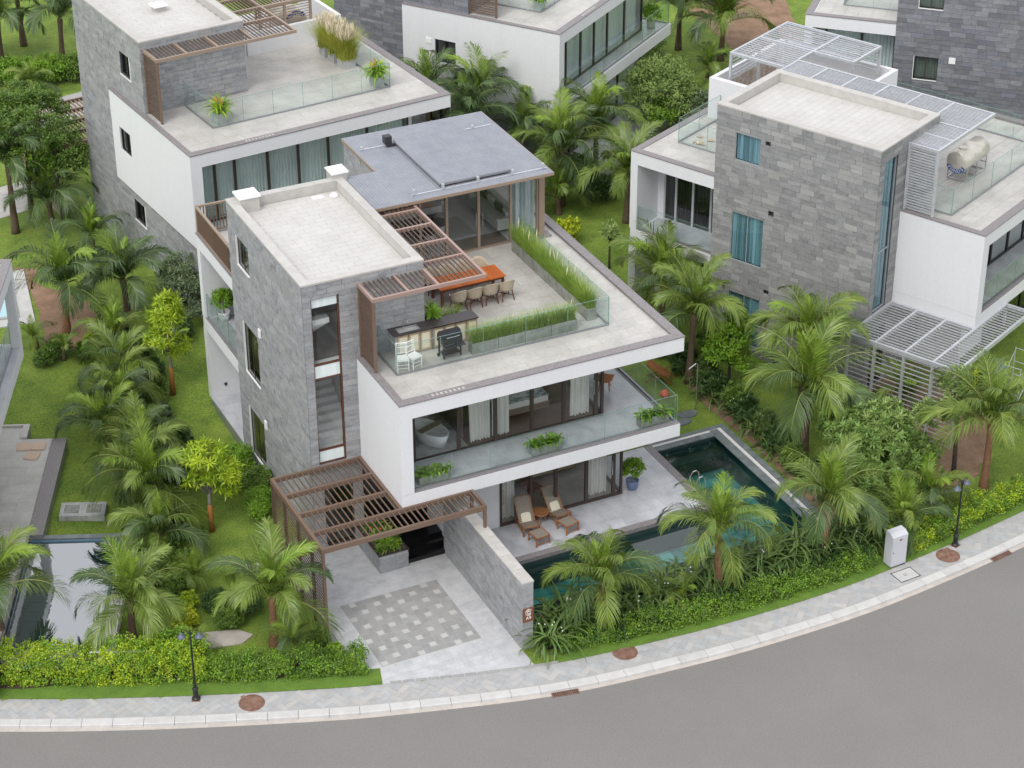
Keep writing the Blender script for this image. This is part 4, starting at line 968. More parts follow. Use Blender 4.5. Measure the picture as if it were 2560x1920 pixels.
dk = MB().box(-6,1.40,-7.55,-1.0,-.5,.43).box(-6,-.1,-1.0,-.1,-.5,.425).box(-6,.93,-16,-7.55,-.5,.43).build('pool_terrace','grey_metal',H)
tiles(dk,'terrace_tile',-4,.86,-15,-1.02,.45,1.2,.6,gap=.005); tiles(dk,'terrace_tile',-4,-.12,-1.02,-.12,.435,1.2,.6,gap=.005)
MB().box(.87,1.42,-7.56,-1.0,.431,.455).box(.87,.96,-16,-7.56,.431,.455).build('terrace_coping','coping',H)
hw = MB(); hw.box(-2.6,-.1,-.11,-.02,.43,.52); hw.box(-.35,-.1,-.98,-.11,.43,.52); hw.build('step_edge','parapet_stone',H)
hp_ = thing('swimming_pool','blue-grey infinity pool reflecting the sky beside the left edge terrace','pool',(HP[1],HP[2],HP[3]),HP[0])
b = MB(); b.box(.97,4.15,-13.9,-7.6,-1.4,-1.2); b.box(.97,1.0,-13.9,-7.6,-1.2,.27); b.box(4.05,4.15,-13.9,-7.6,-1.2,.24); b.box(1.0,4.05,-7.7,-7.6,-1.2,.26); b.box(1.0,4.05,-13.9,-13.8,-1.2,.24); b.build('basin','pool_tile_blue',hp_)
rr = random.Random(4)
for i in range(5):
    for k in range(11): bx('pool_tile',hp_,'pool_tile_blue',1.0+i*.61+.01,1.0+(i+1)*.61-.01,-13.8+k*.555+.01,-13.8+(k+1)*.555-.01,-1.2,-1.18)
MB().add([(1.0,-13.8,.21),(4.05,-13.8,.21),(4.05,-7.7,.21),(1.0,-7.7,.21)],[(0,1,2,3)]).build('water','water_blue',hp_)
b = MB(); b.box(.97,4.2,-7.58,-7.35,-.2,.30); b.build('pool_surround','pool_ring',hp_); MB().box(4.16,4.6,-14.4,-7.6,-.2,.16).box(.97,4.16,-14.4,-13.91,-.2,.16).build('gravel_channel','gravel_white',hp_)
gbx = thing('skimmer_cover','pale slab with two inset lids on the lawn by the left pool','cover',loc2w(HP,2.55,-5.5)+(HP[3],),HP[0]); MB().box(-.82,.82,-.45,.45,-.3,.16).build('slab','concrete_pale',gbx)
for q in (-.4,.4): bx('lid',gbx,'kerb_stone',q-.31,q+.31,-.31,.31,.16,.166); bx('lid_panel',gbx,'concrete',q-.28,q+.28,-.28,.28,.166,.172)
for i,(a,b_,r_) in enumerate(((-.12,-1.6,.05),(.42,-1.58,-.02),(.28,-2.25,-.2))):
    lab = ('peach cushion lying nearest the wall on the left terrace','peach cushion lying beside the terrace edge, back right of three','peach cushion lying in front of the other two')[i]
    m = MB(); P = [(.26*sx*(1-.1*abs(k-1)) if False else .27*sx,.27*sy) for sx,sy in ((-1,-.8),(-.8,-1),(.8,-1),(1,-.8),(1,.8),(.8,1),(-.8,1),(-1,.8))]
    m.poly(P,0,.05); o = m.build('seat_cushion','peach_pad'); tag(o,lab,'cushion','cushions on the left terrace'); o.location = loc2w(HP,a,b_)+(HP[3]+.45,); o.rotation_euler = (0,0,HP[0]+r_)
bp = thing('swimming_pool','pale turquoise pool corner with white surround behind the left villa','pool',(-4.3,19.4,.8),HP[0]*.4)
MB().box(-6,-.5,.2,5.2,-.4,.06).build('surround','kerb_stone',bp); MB().box(-6,-1.1,.8,4.6,.06,.12).build('rim','concrete_pale',bp); bx('water',bp,'water_pale',-6,-1.25,.95,4.5,.12,.125)
# ------------------------------------------------------------------ roof terrace furniture
tb = thing('dining_table','long orange wooden slatted dining table on the roof terrace','table',(7.22,2.5,7.5))
for i in range(21): bx('plank',tb,'wood_orange',-1.30+i*.124,-1.30+i*.124+.115,-.5,.5,.72,.75)
m = MB(); m.box(-1.24,1.24,-.44,-.41,.62,.719); m.box(-1.24,1.24,.41,.44,.62,.719); m.box(-1.24,-1.2,-.41,.41,.62,.719); m.box(1.2,1.24,-.41,.41,.62,.719); m.build('apron','wood_red',tb)
for sx in (-1,1):
    for sy in (-1,1): bx('leg',tb,'wood_red',sx*1.2-.045,sx*1.2+.045,sy*.42-.045,sy*.42+.045,0,.62)
def rope_chair(label, loc, rz):
    t = thing('dining_chair',label,'chair',loc,rz,'rope dining chairs round the orange table')
    # shell: wraps round the back and sides
    V = []; F = []; n = 18; rows = 6
    for k in range(rows+1):
        v = k/rows
        for i in range(n+1):
            a = R(-25+230*i/n); flare = 1+.22*v; hgt = .40+v*(.22+.24*max(0,math.sin(a))**1.2)
            V.append((.27*flare*math.cos(a),.25*flare*math.sin(a),hgt))
    for k in range(rows):
        for i in range(n): q = k*(n+1)+i; F.append((q,q+1,q+n+2,q+n+1))
    sh = MB().add(V,F).build('rope_shell','rope',t,smooth=True); md = sh.modifiers.new('thick','SOLIDIFY'); md.thickness = .025
    top = [V[rows*(n+1)+i] for i in range(n+1)]; MB().tube(top,.02,6).build('shell_rim','rope',sh)
    MB().lathe([(.02,.40),(.26,.40),(.28,.43),(.25,.47),(.02,.475)],(0,-.02,0),16).build('seat','rope',t,smooth=True)
    for sx in (-1,1):
        for sy in (-1,1): MB().bar((sx*.17,sy*.17,.40),(sx*.24,sy*.24,0),.035).build('leg','wood_red',t)
    MB().bar((-.2,-.2,.2),(.2,.2,.2),.025).bar((-.2,.2,.2),(.2,-.2,.21),.025).build('cross_stretcher','wood_red',t)
    return t
fr_ = ['nearest the planter','second from the planter','third from the planter','at the tower end']
ch0 = None
for i,x in enumerate((8.35,7.72,7.10,6.50)):
    l = 'beige rope dining chair in the front row, '+fr_[3-i if False else i]
    if ch0 is None: ch0 = rope_chair(l,(x,1.72,7.5),math.pi); ch0.rotation_euler = (0,0,math.pi)
    else: copy_tree(ch0,None,(x,1.72,7.5),math.pi+random.uniform(-.1,.1),l)
for i,x in enumerate((8.1,7.45,6.8,6.2)):
    copy_tree(ch0,None,(x,3.35,7.5),random.uniform(-.1,.1),'beige rope dining chair behind the table, '+('nearest the planter' if i == 0 else ('second','third','fourth')[i-1]+' from the planter'))
# white banquet chairs
def chiavari(label, loc, rz):
    t = thing('white_chair',label,'chair',loc,rz,'white chairs on the roof terrace'); w_ = .19
    bx('seat',t,'fabric_white',-.21,.21,-.2,.2,.43,.48)
    for sx in (-1,1):
        MB().tube([(sx*w_,-.18,0),(sx*w_,-.17,.43)],.016,6).build('leg','white_paint',t); MB().tube([(sx*w_,.20,0),(sx*w_,.18,.45),(sx*w_*.95,.25,.92)],.016,6).build('leg','white_paint',t)
    b = MB(); b.tube([(-w_,.25,.91),(w_,.25,.91)],.016,6); b.tube([(-w_,.225,.75),(w_,.225,.75)],.012,6); b.tube([(-w_,.20,.55),(w_,.20,.55)],.012,6)
    b = b.build('back_rails','white_paint',t)
    for i in range(6): q = -.14+i*.056; MB().tube([(q,.20,.55),(q,.25,.91)],.008,5).build('spindle','white_paint',t)
    m = MB()
    for z in (.15,.28): m.tube([(-w_,-.18,z),(w_,-.18,z)],.009,5); m.tube([(-w_,.19,z),(w_,.19,z)],.009,5); m.tube([(-w_,-.18,z+.03),(-w_,.19,z+.03)],.009,5); m.tube([(w_,-.18,z+.03),(w_,.19,z+.03)],.009,5)
    m.build('stretcher','white_paint',t); return t
w0 = chiavari('white spindle-back chair at the glass corner, left of the pair',(2.98,-1.38,7.5),-.25); copy_tree(w0,None,(3.40,-1.40,7.5),.3,'white spindle-back chair, right of the pair by the grill')
# grill
gb = thing('barbecue_grill','black barrel barbecue grill on a wheeled stand','grill',(4.82,-1.22,7.5),.05)
V = []; F = []; n = 12
for xx in (-.36,.36):
    for i in range(n+1):
        a = math.pi*i/n; V.append((xx,.24*math.cos(a),.80+.24*math.sin(a)))
for i in range(n): F.append((i,i+1,n+1+i+1,n+1+i))
F += [tuple(range(n+1))[::-1],tuple(range(n+1,2*n+2))]
MB().add(V,F).build('lid','black_metal',gb,smooth=False); bx('firebox',gb,'charcoal',-.37,.37,-.24,.24,.60,.80); MB().tube([(-.25,-.27,.88),(.25,-.27,.88)],.014,6).build('lid_handle','steel',gb)
bx('front_shelf',gb,'charcoal',-.36,.40,-.44,-.25,.56,.59); bx('bottom_shelf',gb,'charcoal',-.32,.32,-.18,.18,.16,.19)
for sx in (-1,1):
    for sy in (-1,1): bx('leg',gb,'charcoal',sx*.32-.025,sx*.32+.025,sy*.18-.025,sy*.18+.025,.05,.60)
for sx in (-1,1):
    wv_ = MB().lathe([(.06,-.02),(.06,.02)],(0,0,0),12).build('wheel','black_metal',gb,loc=(sx*.36,.18,.06)); wv_.rotation_euler = (0,R(90),0)
# outdoor kitchen
kc = thing('kitchen_counter','outdoor kitchen counter with sink, dark top and pale cabinet doors','counter',(0,0,7.5))
MB().box(3.12,6.14,-.50,-.02,0,.84).build('carcass','concrete_pale',kc)
ct = MB(); ct.box(3.02,3.25,-.62,-.01,.86,.90); ct.box(3.25,4.05,-.62,-.50,.86,.90); ct.box(3.25,4.05,-.14,-.01,.86,.90); ct.box(4.05,6.2,-.62,-.01,.86,.90); ct.build('worktop','granite_dark',kc)
sk_ = MB(); sk_.box(3.25,4.05,-.50,-.14,.66,.68); sk_.box(3.25,3.27,-.5,-.14,.68,.905); sk_.box(4.03,4.05,-.5,-.14,.68,.905); sk_.box(3.27,4.03,-.5,-.48,.68,.905); sk_.box(3.27,4.03,-.16,-.14,.68,.905); sk_.build('sink','steel',kc)
MB().tube([(3.6,-.08,.9),(3.6,-.08,1.16),(3.62,-.12,1.2),(3.66,-.30,1.2),(3.66,-.31,1.15)],.014,6).build('tap','steel',kc)
for i in range(7):
    x0 = 3.18+i*.425+(.06 if i > 2 else 0); d = MB().box(x0,x0+.40,-.535,-.501,.06,.80).build('cabinet_door','wood_pale',kc); bx('door_panel',d,'cushion',x0+.06,x0+.34,-.539,-.5345,.13,.73)
bx('cabinet_side',kc,'concrete',4.47,4.52,-.55,-.5,0,.86)
# interior of garden room
def sofa(name,label,loc,rz,L,mat='fabric_grey',pil=4):
    t = thing(name,label,'sofa',loc,rz); bx('base',t,mat,-L/2,L/2,-.42,.42,.12,.40); bx('backrest',t,mat,-L/2,L/2,.24,.44,.40,.78)
    for sx in (-1,1): bx('armrest',t,mat,sx*L/2-.09,sx*L/2+.09,-.42,.42,.13,.58)
    for i in range(pil):
        o = link('cushion',cubemesh(('fabric_green','fabric_white')[i % 2] if i else 'fabric_green'),t,(-L/2+.35+i*(L-.6)/max(1,pil-1),.12,.58),(R(20),0,random.uniform(-.2,.2)),(.42,.14,.38))
    return t
sofa('sofa','pale sofa with green cushions along the right of the garden room',(10.75,7.9,7.51),-math.pi/2,2.6,'fabric_white',4)
sofa('sofa','pale sofa with cushions at the back of the garden room',(8.0,9.4,7.51),0,2.4,'fabric_white',3)
for i,(x,y,r_) in enumerate(((8.35,7.7,.42),(7.75,7.1,.33))):
    t = thing('coffee_table',('larger','smaller')[i]+' round black-topped coffee table in the garden room','table',(x,y,7.51)); MB().lathe([(r_,.38),(r_,.41)],(0,0,0),24).build('top','charcoal',t); MB().lathe([(r_*.62,0),(r_*.8,.38)],(0,0,0),20).build('drum','fabric_white',t)
o = MB().box(7.2,9.6,6.9,8.6,7.512,7.522).build('rug','fabric_grey'); tag(o,'grey patterned rug under the coffee tables','rug')
# balcony bedroom and bathroom
bt = thing('bathtub','white freestanding oval bathtub behind the balcony glass','bathtub',(4.15,-.9,4.06),R(20))
prof = [(.30,0),(.36,.05),(.40,.3),(.44,.56),(.42,.57),(.38,.3),(.30,.16),(.02,.15)]
b = MB().lathe(prof,(0,0,0),28).build('tub','bath_white',bt,smooth=True); b.scale = (1.0,1.9,1)
bx('bath_tray',bt,'wood_grey',-.5,.5,-.12,.14,.575,.60)
MB().tube([(-.55,.3,0),(-.55,.3,.95),(-.5,.3,1.0),(-.35,.3,.98)],.02,6).build('bath_tap','steel',bt)
bd = thing('bed','wide bed with white linen behind the balcony doors','bed',(7.9,.35,4.06)); bx('base',bd,'wood_grey',-1.0,1.0,-1.1,1.1,.1,.35); bx('mattress',bd,'fabric_white',-.95,.95,-1.08,1.08,.351,.58); bx('headboard',bd,'wood_grey',-1.1,1.1,1.12,1.2,.1,1.2); bx('throw',bd,'curtain_blue',-.97,.97,-1.09,-.6,.581,.6)
for sx in (-.5,.5): bx('pillow',bd,'fabric_white',sx-.35,sx+.35,.65,1.05,.581,.72)
# ground floor room
sbd = thing('sideboard','long wooden sideboard behind the sliding doors','cabinet',(9.0,.42,.46)); bx('body',sbd,'wood_grey',-1.5,1.5,-.25,.25,.15,.7)
for i in range(4): bx('door',sbd,'wood_pale',-1.48+i*.74,-.76+i*.74,-.262,-.251,.18,.67)
tv = thing('television','large flat black television above the sideboard','television',(9.2,.70,1.35)); bx('screen',tv,'screen_black',-.9,.9,-.04,.0,-.1,.95); bx('bezel',tv,'black_metal',-.92,.92,.001,.03,-.12,.97)
mr_ = thing('indoor_chair','dark framed armchair behind the sliding door','chair',(8.2,-.7,.46),.4); bx('seat',mr_,'wood_red',-.3,.3,-.3,.3,.38,.44); bx('backrest',mr_,'wood_red',-.3,.3,.26,.3,.44,.9)
for sx in (-1,1):
    for sy in (-1,1): bx('leg',mr_,'wood_red',sx*.27-.02,sx*.27+.02,sy*.27-.02,sy*.27+.02,0,.38)
# stool / rattan chair on the balcony corner
rc = thing('rattan_chair','small woven rattan chair on the balcony behind the glass corner','chair',(11.35,-.35,4.06),2.6)
MB().lathe([(.02,.36),(.28,.38),(.32,.43),(.3,.46),(.02,.45)],(0,0,0),16).build('seat','rattan',rc,smooth=True)
V = []; F = []
for k in range(4):
    for i in range(9): a = R(20+140*i/8); V.append((.3*(1+.1*k)*math.cos(a),.3*(1+.1*k)*math.sin(a),.44+.13*k*(.4+.6*math.sin(a))))
for k in range(3):
    for i in range(8): q = k*9+i; F.append((q,q+1,q+10,q+9))
MB().add(V,F).build('backrest','rattan',rc)
for a in range(4): c_,s_ = math.cos(a*1.571+.78),math.sin(a*1.571+.78); MB().bar((.2*c_,.2*s_,.4),(.28*c_,.28*s_,0),.03).build('leg','wood_teak',rc)
# recliners by the pool
def recliner(label, loc, rz):
    t = thing('lounge_chair',label,'lounge chair',loc,rz,'lounge chairs by the pool')
    for sx in (-.29,.29):
        MB().bar((sx,.48,.18),(sx,-.42,.40),.04,.06).build('side_rail','wood_teak',t); MB().bar((sx,.10,.26),(sx,.72,1.02),.035,.055).build('back_rail','wood_teak',t)
        MB().bar((sx,-.40,.40),(sx,-.36,0),.045).build('leg','wood_teak',t); MB().bar((sx,.40,.2),(sx,.60,0),.045).build('leg','wood_teak',t); MB().bar((sx,.25,.18),(sx,-.36,.1),.03).build('stretcher','wood_teak',t)
    MB().add([(-.27,-.42,.42),(.27,-.42,.42),(.27,.12,.29),(-.27,.12,.29)],[(0,1,2,3)]).build('woven_seat','weave',t); MB().add([(-.27,.14,.30),(.27,.14,.30),(.27,.70,1.0),(-.27,.70,1.0)],[(0,1,2,3)]).build('woven_back','weave',t)
    MB().bar((-.29,-.42,.40),(.29,-.42,.40),.04).build('cross_rail','wood_teak',t); MB().bar((-.29,.72,1.02),(.29,.72,1.02),.035).build('cross_rail','wood_teak',t)
    return t
def pillow(label, loc, rz, tilt):
    V = []; F = []; n = 10
    for s2 in (1,-1):
        for i in range(n+1):
            for k in range(n+1):
                u,v = i/n*2-1,k/n*2-1; pch = (1-abs(u)**3)*(1-abs(v)**3); V.append((.29*u*(1-.06*(1-v*v)),s2*(.02+.10*pch),.29*v*(1-.06*(1-u*u))))
    for s2 in range(2):
        for i in range(n):
            for k in range(n): q = s2*(n+1)**2+i*(n+1)+k; F.append((q,q+1,q+n+2,q+n+1))
    o = MB().add(V,F).build('cushion','cushion',smooth=True); o.location = loc; o.rotation_euler = (tilt,0,rz); return tag(o,label,'cushion','cream cushions on the lounge chairs')
def footstool(label, loc, rz):
    t = thing('footstool',label,'footstool',loc,rz,'woven footstools by the pool')
    for sx in (-.27,.27):
        MB().bar((sx,-.27,.36),(sx,.27,.34),.04,.05).build('side_rail','wood_teak',t)
        for sy in (-.24,.24): MB().bar((sx,sy,.34),(sx,sy*1.12,0),.045).build('leg','wood_teak',t)
    for a_1,z_1,w_1 in ((-.27,.36,.04),(.27,.34,.04),(-.25,.1,.03)): MB().bar((-.27,a_1,z_1),(.27,a_1,z_1),w_1).build('cross_rail','wood_teak',t)
    MB().add([(-.26,-.26,.375),(.26,-.26,.375),(.26,.26,.36),(-.26,.26,.36)],[(0,1,2,3)]).build('woven_top','weave',t); return t
l0 = recliner('teak lounge chair with woven seat next to the white wall',(7.12,-2.62,.45),-.12); copy_tree(l0,None,(8.42,-2.42,.45),.10,'teak lounge chair with woven seat nearer the sliding doors')
pillow('cream cushion on the lounge chair next to the white wall',(7.16,-2.33,.80),-.12,R(-38)); pillow('cream cushion on the lounge chair nearer the sliding doors',(8.40,-2.13,.80),.10,R(-38))
f0 = footstool('woven teak footstool in front of the left lounge chair',(7.15,-3.45,.45),.1); copy_tree(f0,None,(8.42,-3.22,.45),.2,'woven teak footstool in front of the right lounge chair')
st_ = thing('side_table','small round wooden side table between the lounge chairs','table',(7.76,-2.35,.45)); MB().lathe([(.30,.42),(.31,.44),(.30,.46)],(0,0,0),24).build('top','wood_teak',st_)
for a in range(3): c_,s_ = math.cos(a*2.094),math.sin(a*2.094); MB().bar((.1*c_,.1*s_,.42),(.2*c_,.2*s_,0),.03).build('leg','wood_teak',st_)
# deck chair on the lawn beyond and bright float
dc = thing('deck_chair','folding wooden deck chair on the lawn beyond the balcony glass','deck chair',(16.9,5.3,0),.9)
for sx in (-.28,.28): MB().bar((sx,-.6,.05),(sx,.5,.85),.04).bar((sx,.5,.03),(sx,-.35,.5),.04).build('side_rail','wood_teak',dc)
MB().add([(-.27,-.45,.30),(.27,-.45,.30),(.27,.48,.82),(-.27,.48,.82)],[(0,1,2,3)]).build('sling','wood_teak',dc)
fl_ = MB().lathe([(.02,0),(.16,.02),(.2,.12),(.12,.26),(.02,.3)],(0,0,0),14).build('garden_ball','coral',smooth=True); fl_.location = (12.95,-1.95,4.06); fl_.location = (16.5,4.1,.0); tag(fl_,'coral red ball lying on the lawn beyond the balcony planter','ball')
# garden shower and stepping stones
shw = thing('garden_shower','slim steel garden shower post on the lawn behind the pool','shower',(17.09,2.63,0)); MB().tube([(0,0,0),(0,0,2.05),(-.03,0,2.12),(-.1,-.02,2.14),(-.42,-.05,2.0)],.028,8).build('pipe','steel',shw); MB().lathe([(.06,0),(.06,.02)],(-.42,-.05,1.97),10).build('shower_head','steel',shw)
for z in (.35,.95,1.05): MB().tube([(0,0,z),(-.06,-.04,z)],.018,6).build('tap','steel',shw)
for i,(x,y,a,b) in enumerate(((16.62,2.45,.42,.28),(16.15,2.02,.36,.24))):
    P = [(x+a*math.cos(q)*(1+.12*math.sin(3*q+i)),y+b*math.sin(q)*(1+.1*math.cos(2*q))) for q in np.linspace(0,2*math.pi,15)[:-1]]
    tag(MB().poly(P,-.02,.05).build('stepping_stone','pool_ring'),('rounded grey stepping stone under the garden shower','rounded grey stepping stone nearer the balcony corner')[i],'stepping stone','stepping stones by the pool')
# slabs on the left lawn
for lab,P in (('pale stone slab with inset lid beside the carport screen',[(-2.55,.35),(-1.62,.1),(-1.62,-.75),(-2.35,-.55)]),):
    o = thing('inspection_slab',lab,'slab',(0,0,0)); MB().poly(P,-.02,.07).build('slab','concrete_pale',o); MB().poly([(-2.3,.1),(-1.75,-.02),(-1.75,-.5),(-2.15,-.4)],.07,.076).build('lid','pool_ring',o)
o = tag(MB().poly([(-5.75,-3.35),(-5.2,-2.75),(-4.1,-3.1),(-3.7,-3.6),(-4.2,-3.9),(-5.2,-3.7)],-.02,.045).build('path_slab','gutter'),'flat beige paving slab half hidden behind the left hedge','slab')
o = tag(MB().poly([(21.75,-6.35),(22.55,-6.75),(22.75,-6.55),(21.95,-6.1)],-.25,-.03).build('path_slab','concrete_pale'),'narrow grey slab in the grass near the right lamp post','slab')
# ------------------------------------------------------------------ street furniture
def lamp(label, x, y, rz):
    t = thing('street_lamp',label,'street lamp',(x,y,0),rz,'black street lamps along the pavement')
    MB().box(-.14,.14,-.14,.14,-.02,.02).build('foot_plate','rust',t)
    MB().lathe([(.13,.02),(.13,.06),(.09,.1),(.085,.40),(.105,.42),(.06,.5),(.05,.62),(.062,.64),(.04,.7),(.028,2.62),(.045,2.64),(.045,2.70),(.02,2.74),(.012,2.8)],(0,0,0),14).build('pole','black_metal',t,smooth=False)
    for sx in (-1,1):
        a = MB().tube([(sx*.04,0,2.62),(sx*.10,0,2.74),(sx*.20,0,2.80),(sx*.27,0,2.76),(sx*.28,0,2.66)],.013,6).build('arm','black_metal',t)
        MB().lathe([(.02,.10),(.035,.09),(.05,.03),(.075,0),(.14,-.06),(.145,-.075),(.11,-.06),(.04,-.01)],(sx*.28,0,2.58),16).build('shade','lamp_blue',a,smooth=True)
    return t
L1 = lamp('black two-armed street lamp in front of the left hedge',-6.55,-6.02,-.42); copy_tree(L1,None,(20.72,-9.62,0),.32,'black two-armed street lamp near the grey cabinet on the right')
def manhole(label, x, y):
    t = thing('manhole_cover',label,'manhole cover',(x,y,.0),random.uniform(0,3),'rusty manhole covers in the pavement')
    MB().lathe([(.43,-.03),(.43,.012),(.37,.016),(.37,.006),(.02,.006)],(0,0,0),28).build('frame','rust',t); MB().lathe([(.355,.0),(.355,.014),(.02,.018)],(0,0,0),26).build('lid','rust',t); MB().box(.36,.5,-.07,.07,-.02,.014).build('hinge','rust',t); return t
mh = manhole('rusty round manhole cover left of the driveway mouth',-5.0,-7.0); copy_tree(mh,None,(7.12,-9.95,0),.5,'rusty round manhole cover by the verge right of the wall'); copy_tree(mh,None,(20.1,-10.05,0),1.0,'rusty round manhole cover in front of the right lamp post')
def drain(label, x, y, rz):
    t = thing('storm_drain',label,'drain',(x,y,-.115),rz,'rusty drain grates in the gutter'); m = MB(); m.box(-.46,.46,-.11,-.09,0,.02); m.box(-.46,.46,.09,.11,0,.02); m.box(-.46,-.44,-.09,.09,0,.02); m.box(.44,.46,-.09,.09,0,.02); m.box(-.44,.44,-.01,.01,0,.018); m.build('frame','rust',t)
    for i in range(14): bx('bar',t,'rust',-.43+i*.065,-.405+i*.065,-.09,.09,.002,.017)
    bx('pit',t,'black_metal',-.45,.45,-.1,.1,-.002,.0); return t
p_ = cpt(s_at_x(4.4),.03); D0 = drain('rusty drain grate in the gutter below the wall end',p_[0],p_[1],p_[2]); p_ = cpt(s_at_x(21.9),.05); copy_tree(D0,None,(p_[0],p_[1],-.115),p_[2],'rusty drain grate in the gutter at the right edge')
cb = thing('electrical_cabinet','light grey electrical cabinet with red warning label beside the pavement','cabinet',(17.80,-9.83,0),.06)
V = [(0,0,.06),(.66,0,.06),(.66,.42,.06),(0,.42,.06),(0,0,1.28),(.66,0,1.28),(.66,.42,1.40),(0,.42,1.40),(0,.16,1.39),(.66,.16,1.39)]
MB().add(V,[(3,2,1,0),(0,1,5,4),(1,2,6,9,5),(2,3,7,6),(3,0,4,8,7),(4,5,9,8),(8,9,6,7)]).build('body','cabinet_grey',cb); bx('door',cb,'cabinet_grey',.03,.63,-.012,-.001,.12,1.2); bx('plinth',cb,'charcoal',.01,.65,.01,.41,-.02,.06); bx('lock',cb,'charcoal',.05,.075,-.02,-.012,.62,.68); bx('warning_label',cb,'red_paint',.30,.39,-.016,-.012,1.1,1.14); bx('label_plate',cb,'charcoal',.27,.42,-.016,-.012,1.15,1.165)
iv = thing('access_cover','square pale access cover let into the pavement by the cabinet','cover',(18.08,-10.36,.0),.06); bx('lid',iv,'kerb_stone',-.4,.4,-.28,.28,-.02,.009); m = MB(); m.box(-.43,.43,-.31,-.285,-.02,.012); m.box(-.43,.43,.285,.31,-.02,.012); m.box(-.43,-.405,-.285,.285,-.02,.012); m.box(.405,.43,-.285,.285,-.02,.012); m.build('frame','charcoal',iv)
for q in (-.05,.03): bx('lifting_slot',iv,'charcoal',-.08,.06,q,q+.02,.009,.011)
# pipe rail above left hedge, litter on the tower roofs
o = MB().tube([(-9.2,-3.35,.95),(-7.0,-4.35,.95)],.03,6).tube([(-9.2,-3.35,0),(-9.2,-3.35,.95)],.03,6).tube([(-7.0,-4.35,0),(-7.0,-4.35,.95)],.03,6).build('garden_rail','galvanised'); tag(o,'thin metal rail poking out of the left hedge','rail')
o = MB().box(3.05,3.5,6.72,6.98,10.386,10.40).build('roof_board','fabric_white'); tag(o,'white scrap board at the back of the main tower roof','board')
o = MB().lathe([(.02,0),(.18,.02),(.12,.09),(.05,.13),(.02,.12)],(3.85,6.7,10.386),7).build('crumpled_sheet','white_paint'); tag(o,'crumpled white sheet in the corner of the main tower roof','litter')
sr = thing('roof_scrap','scraps of wire and paper in the corner of the right tower roof','litter',loc2w(GP,.75,6.4)+(GP[3]+10.387,),.3)
for i in range(9): a = random.uniform(0,3); MB().tube([(random.uniform(-.2,.2),random.uniform(-.3,.3),.02),(random.uniform(-.1,.3),random.uniform(-.2,.2),.07),(random.uniform(0,.5),random.uniform(-.5,.1),.015)],.008,4).build('scrap',random.choice(['steel','rust','fabric_white']),sr)
pp = thing('paper_litter','crumpled papers on the corner terrace of the right villa','litter',loc2w(GP,2.6,9.7)+(GP[3]+7.60,),.2)
for i in range(7): link('sheet',cubemesh(random.choice(['fabric_white','wood_pale'])),pp,(random.uniform(-.5,.5),random.uniform(-.4,.4),.02),(random.uniform(-.2,.2),random.uniform(-.2,.2),random.uniform(0,3)),(random.uniform(.15,.35),random.uniform(.1,.3),.015))
# ------------------------------------------------------------------ palms
def frond_mesh(e0, droop, side, mat, seed, L=2.4, pairs=54, leaf=.84, fold=.55):
    g = np.random.default_rng(seed); n = 22; ts = np.linspace(0,1,n); ang = R(e0)-R(droop)*ts**1.7
    dx = np.cos(ang); dz = np.sin(ang); dyv = R(side)*ts
    P = np.zeros((n,3)); 
    for i in range(1,n):
        am = (ang[i]+ang[i-1])/2; sd = R(side)*ts[i]; P[i] = P[i-1]+L/(n-1)*np.array([math.cos(am)*math.cos(sd),math.cos(am)*math.sin(sd),math.sin(am)])
    T = np.gradient(P,axis=0); T /= np.linalg.norm(T,axis=1)[:,None]
    V = []; F = []; MI = []
    k = 4                                                   # rachis
    for i in range(n):
        t = T[i]; u = np.cross(t,[0,0,1.0]); u /= np.linalg.norm(u)+1e-9; v = np.cross(u,t); r_ = .016*(1-.85*ts[i])+.002
        for q in range(k): a = 2*math.pi*q/k; V.append(P[i]+r_*(u*math.cos(a)+v*math.sin(a)))
    for i in range(n-1):
        for q in range(k): F.append((i*k+q,i*k+(q+1) % k,(i+1)*k+(q+1) % k,(i+1)*k+q)); MI.append(1)
    for j in range(pairs):
        t = .10+.90*(j+.5)/pairs
        for sgn in (-1,1):
            tt = min(.999,t+g.uniform(-.006,.006)); f = tt*(n-1); i = int(f); w_ = f-i; p = P[i]*(1-w_)+P[min(i+1,n-1)]*w_; tg = T[i]*(1-w_)+T[min(i+1,n-1)]*w_
            u = np.cross(tg,[0,0,1.0]); u /= np.linalg.norm(u)+1e-9; v = np.cross(u,tg)
            ll = leaf*(.35+.65*math.sin(math.pi*min(1,.18+.62*tt))**.8)*(1-.55*max(0,tt-.75)/.25)*g.uniform(.9,1.1)
            sweep = R(36+30*tt)+g.uniform(-.08,.08); lift = fold*(1-1.1*tt)+g.uniform(-.15,.15)
            d = u*sgn*math.cos(sweep)+tg*math.sin(sweep)+v*lift*.6; d /= np.linalg.norm(d)
            mid = p+d*ll*.5+np.array([0,0,-.07*ll]); tip = p+d*ll*.86+np.array([0,0,-.38*ll*g.uniform(.4,1.4)])
            wdir = np.cross(d,v); wdir = tg*.9+v*.25*sgn; wdir -= d*np.dot(wdir,d); wdir /= np.linalg.norm(wdir)+1e-9; wd = .0165
            b = len(V); V += [p-wdir*wd*.5,p+wdir*wd*.5,mid-wdir*wd,mid+wdir*wd,tip-wdir*.002,tip+wdir*.002]
            F += [(b,b+1,b+3,b+2),(b+2,b+3,b+5,b+4)]; MI += [0,0]
    return mesh_np('frond',V,F,[mat,'palm_rib'],mi=MI)
FR = {}
for mat in ('palm_leaf','palm_leaf_dark','palm_leaf_young'):
    FR[mat] = [[frond_mesh(e,d,s_,mat,i*10+k) for k,s_ in enumerate((-14,0,16))] for i,(e,d) in enumerate(((88,22),(80,72),(70,100),(58,118),(42,116),(20,100)))]
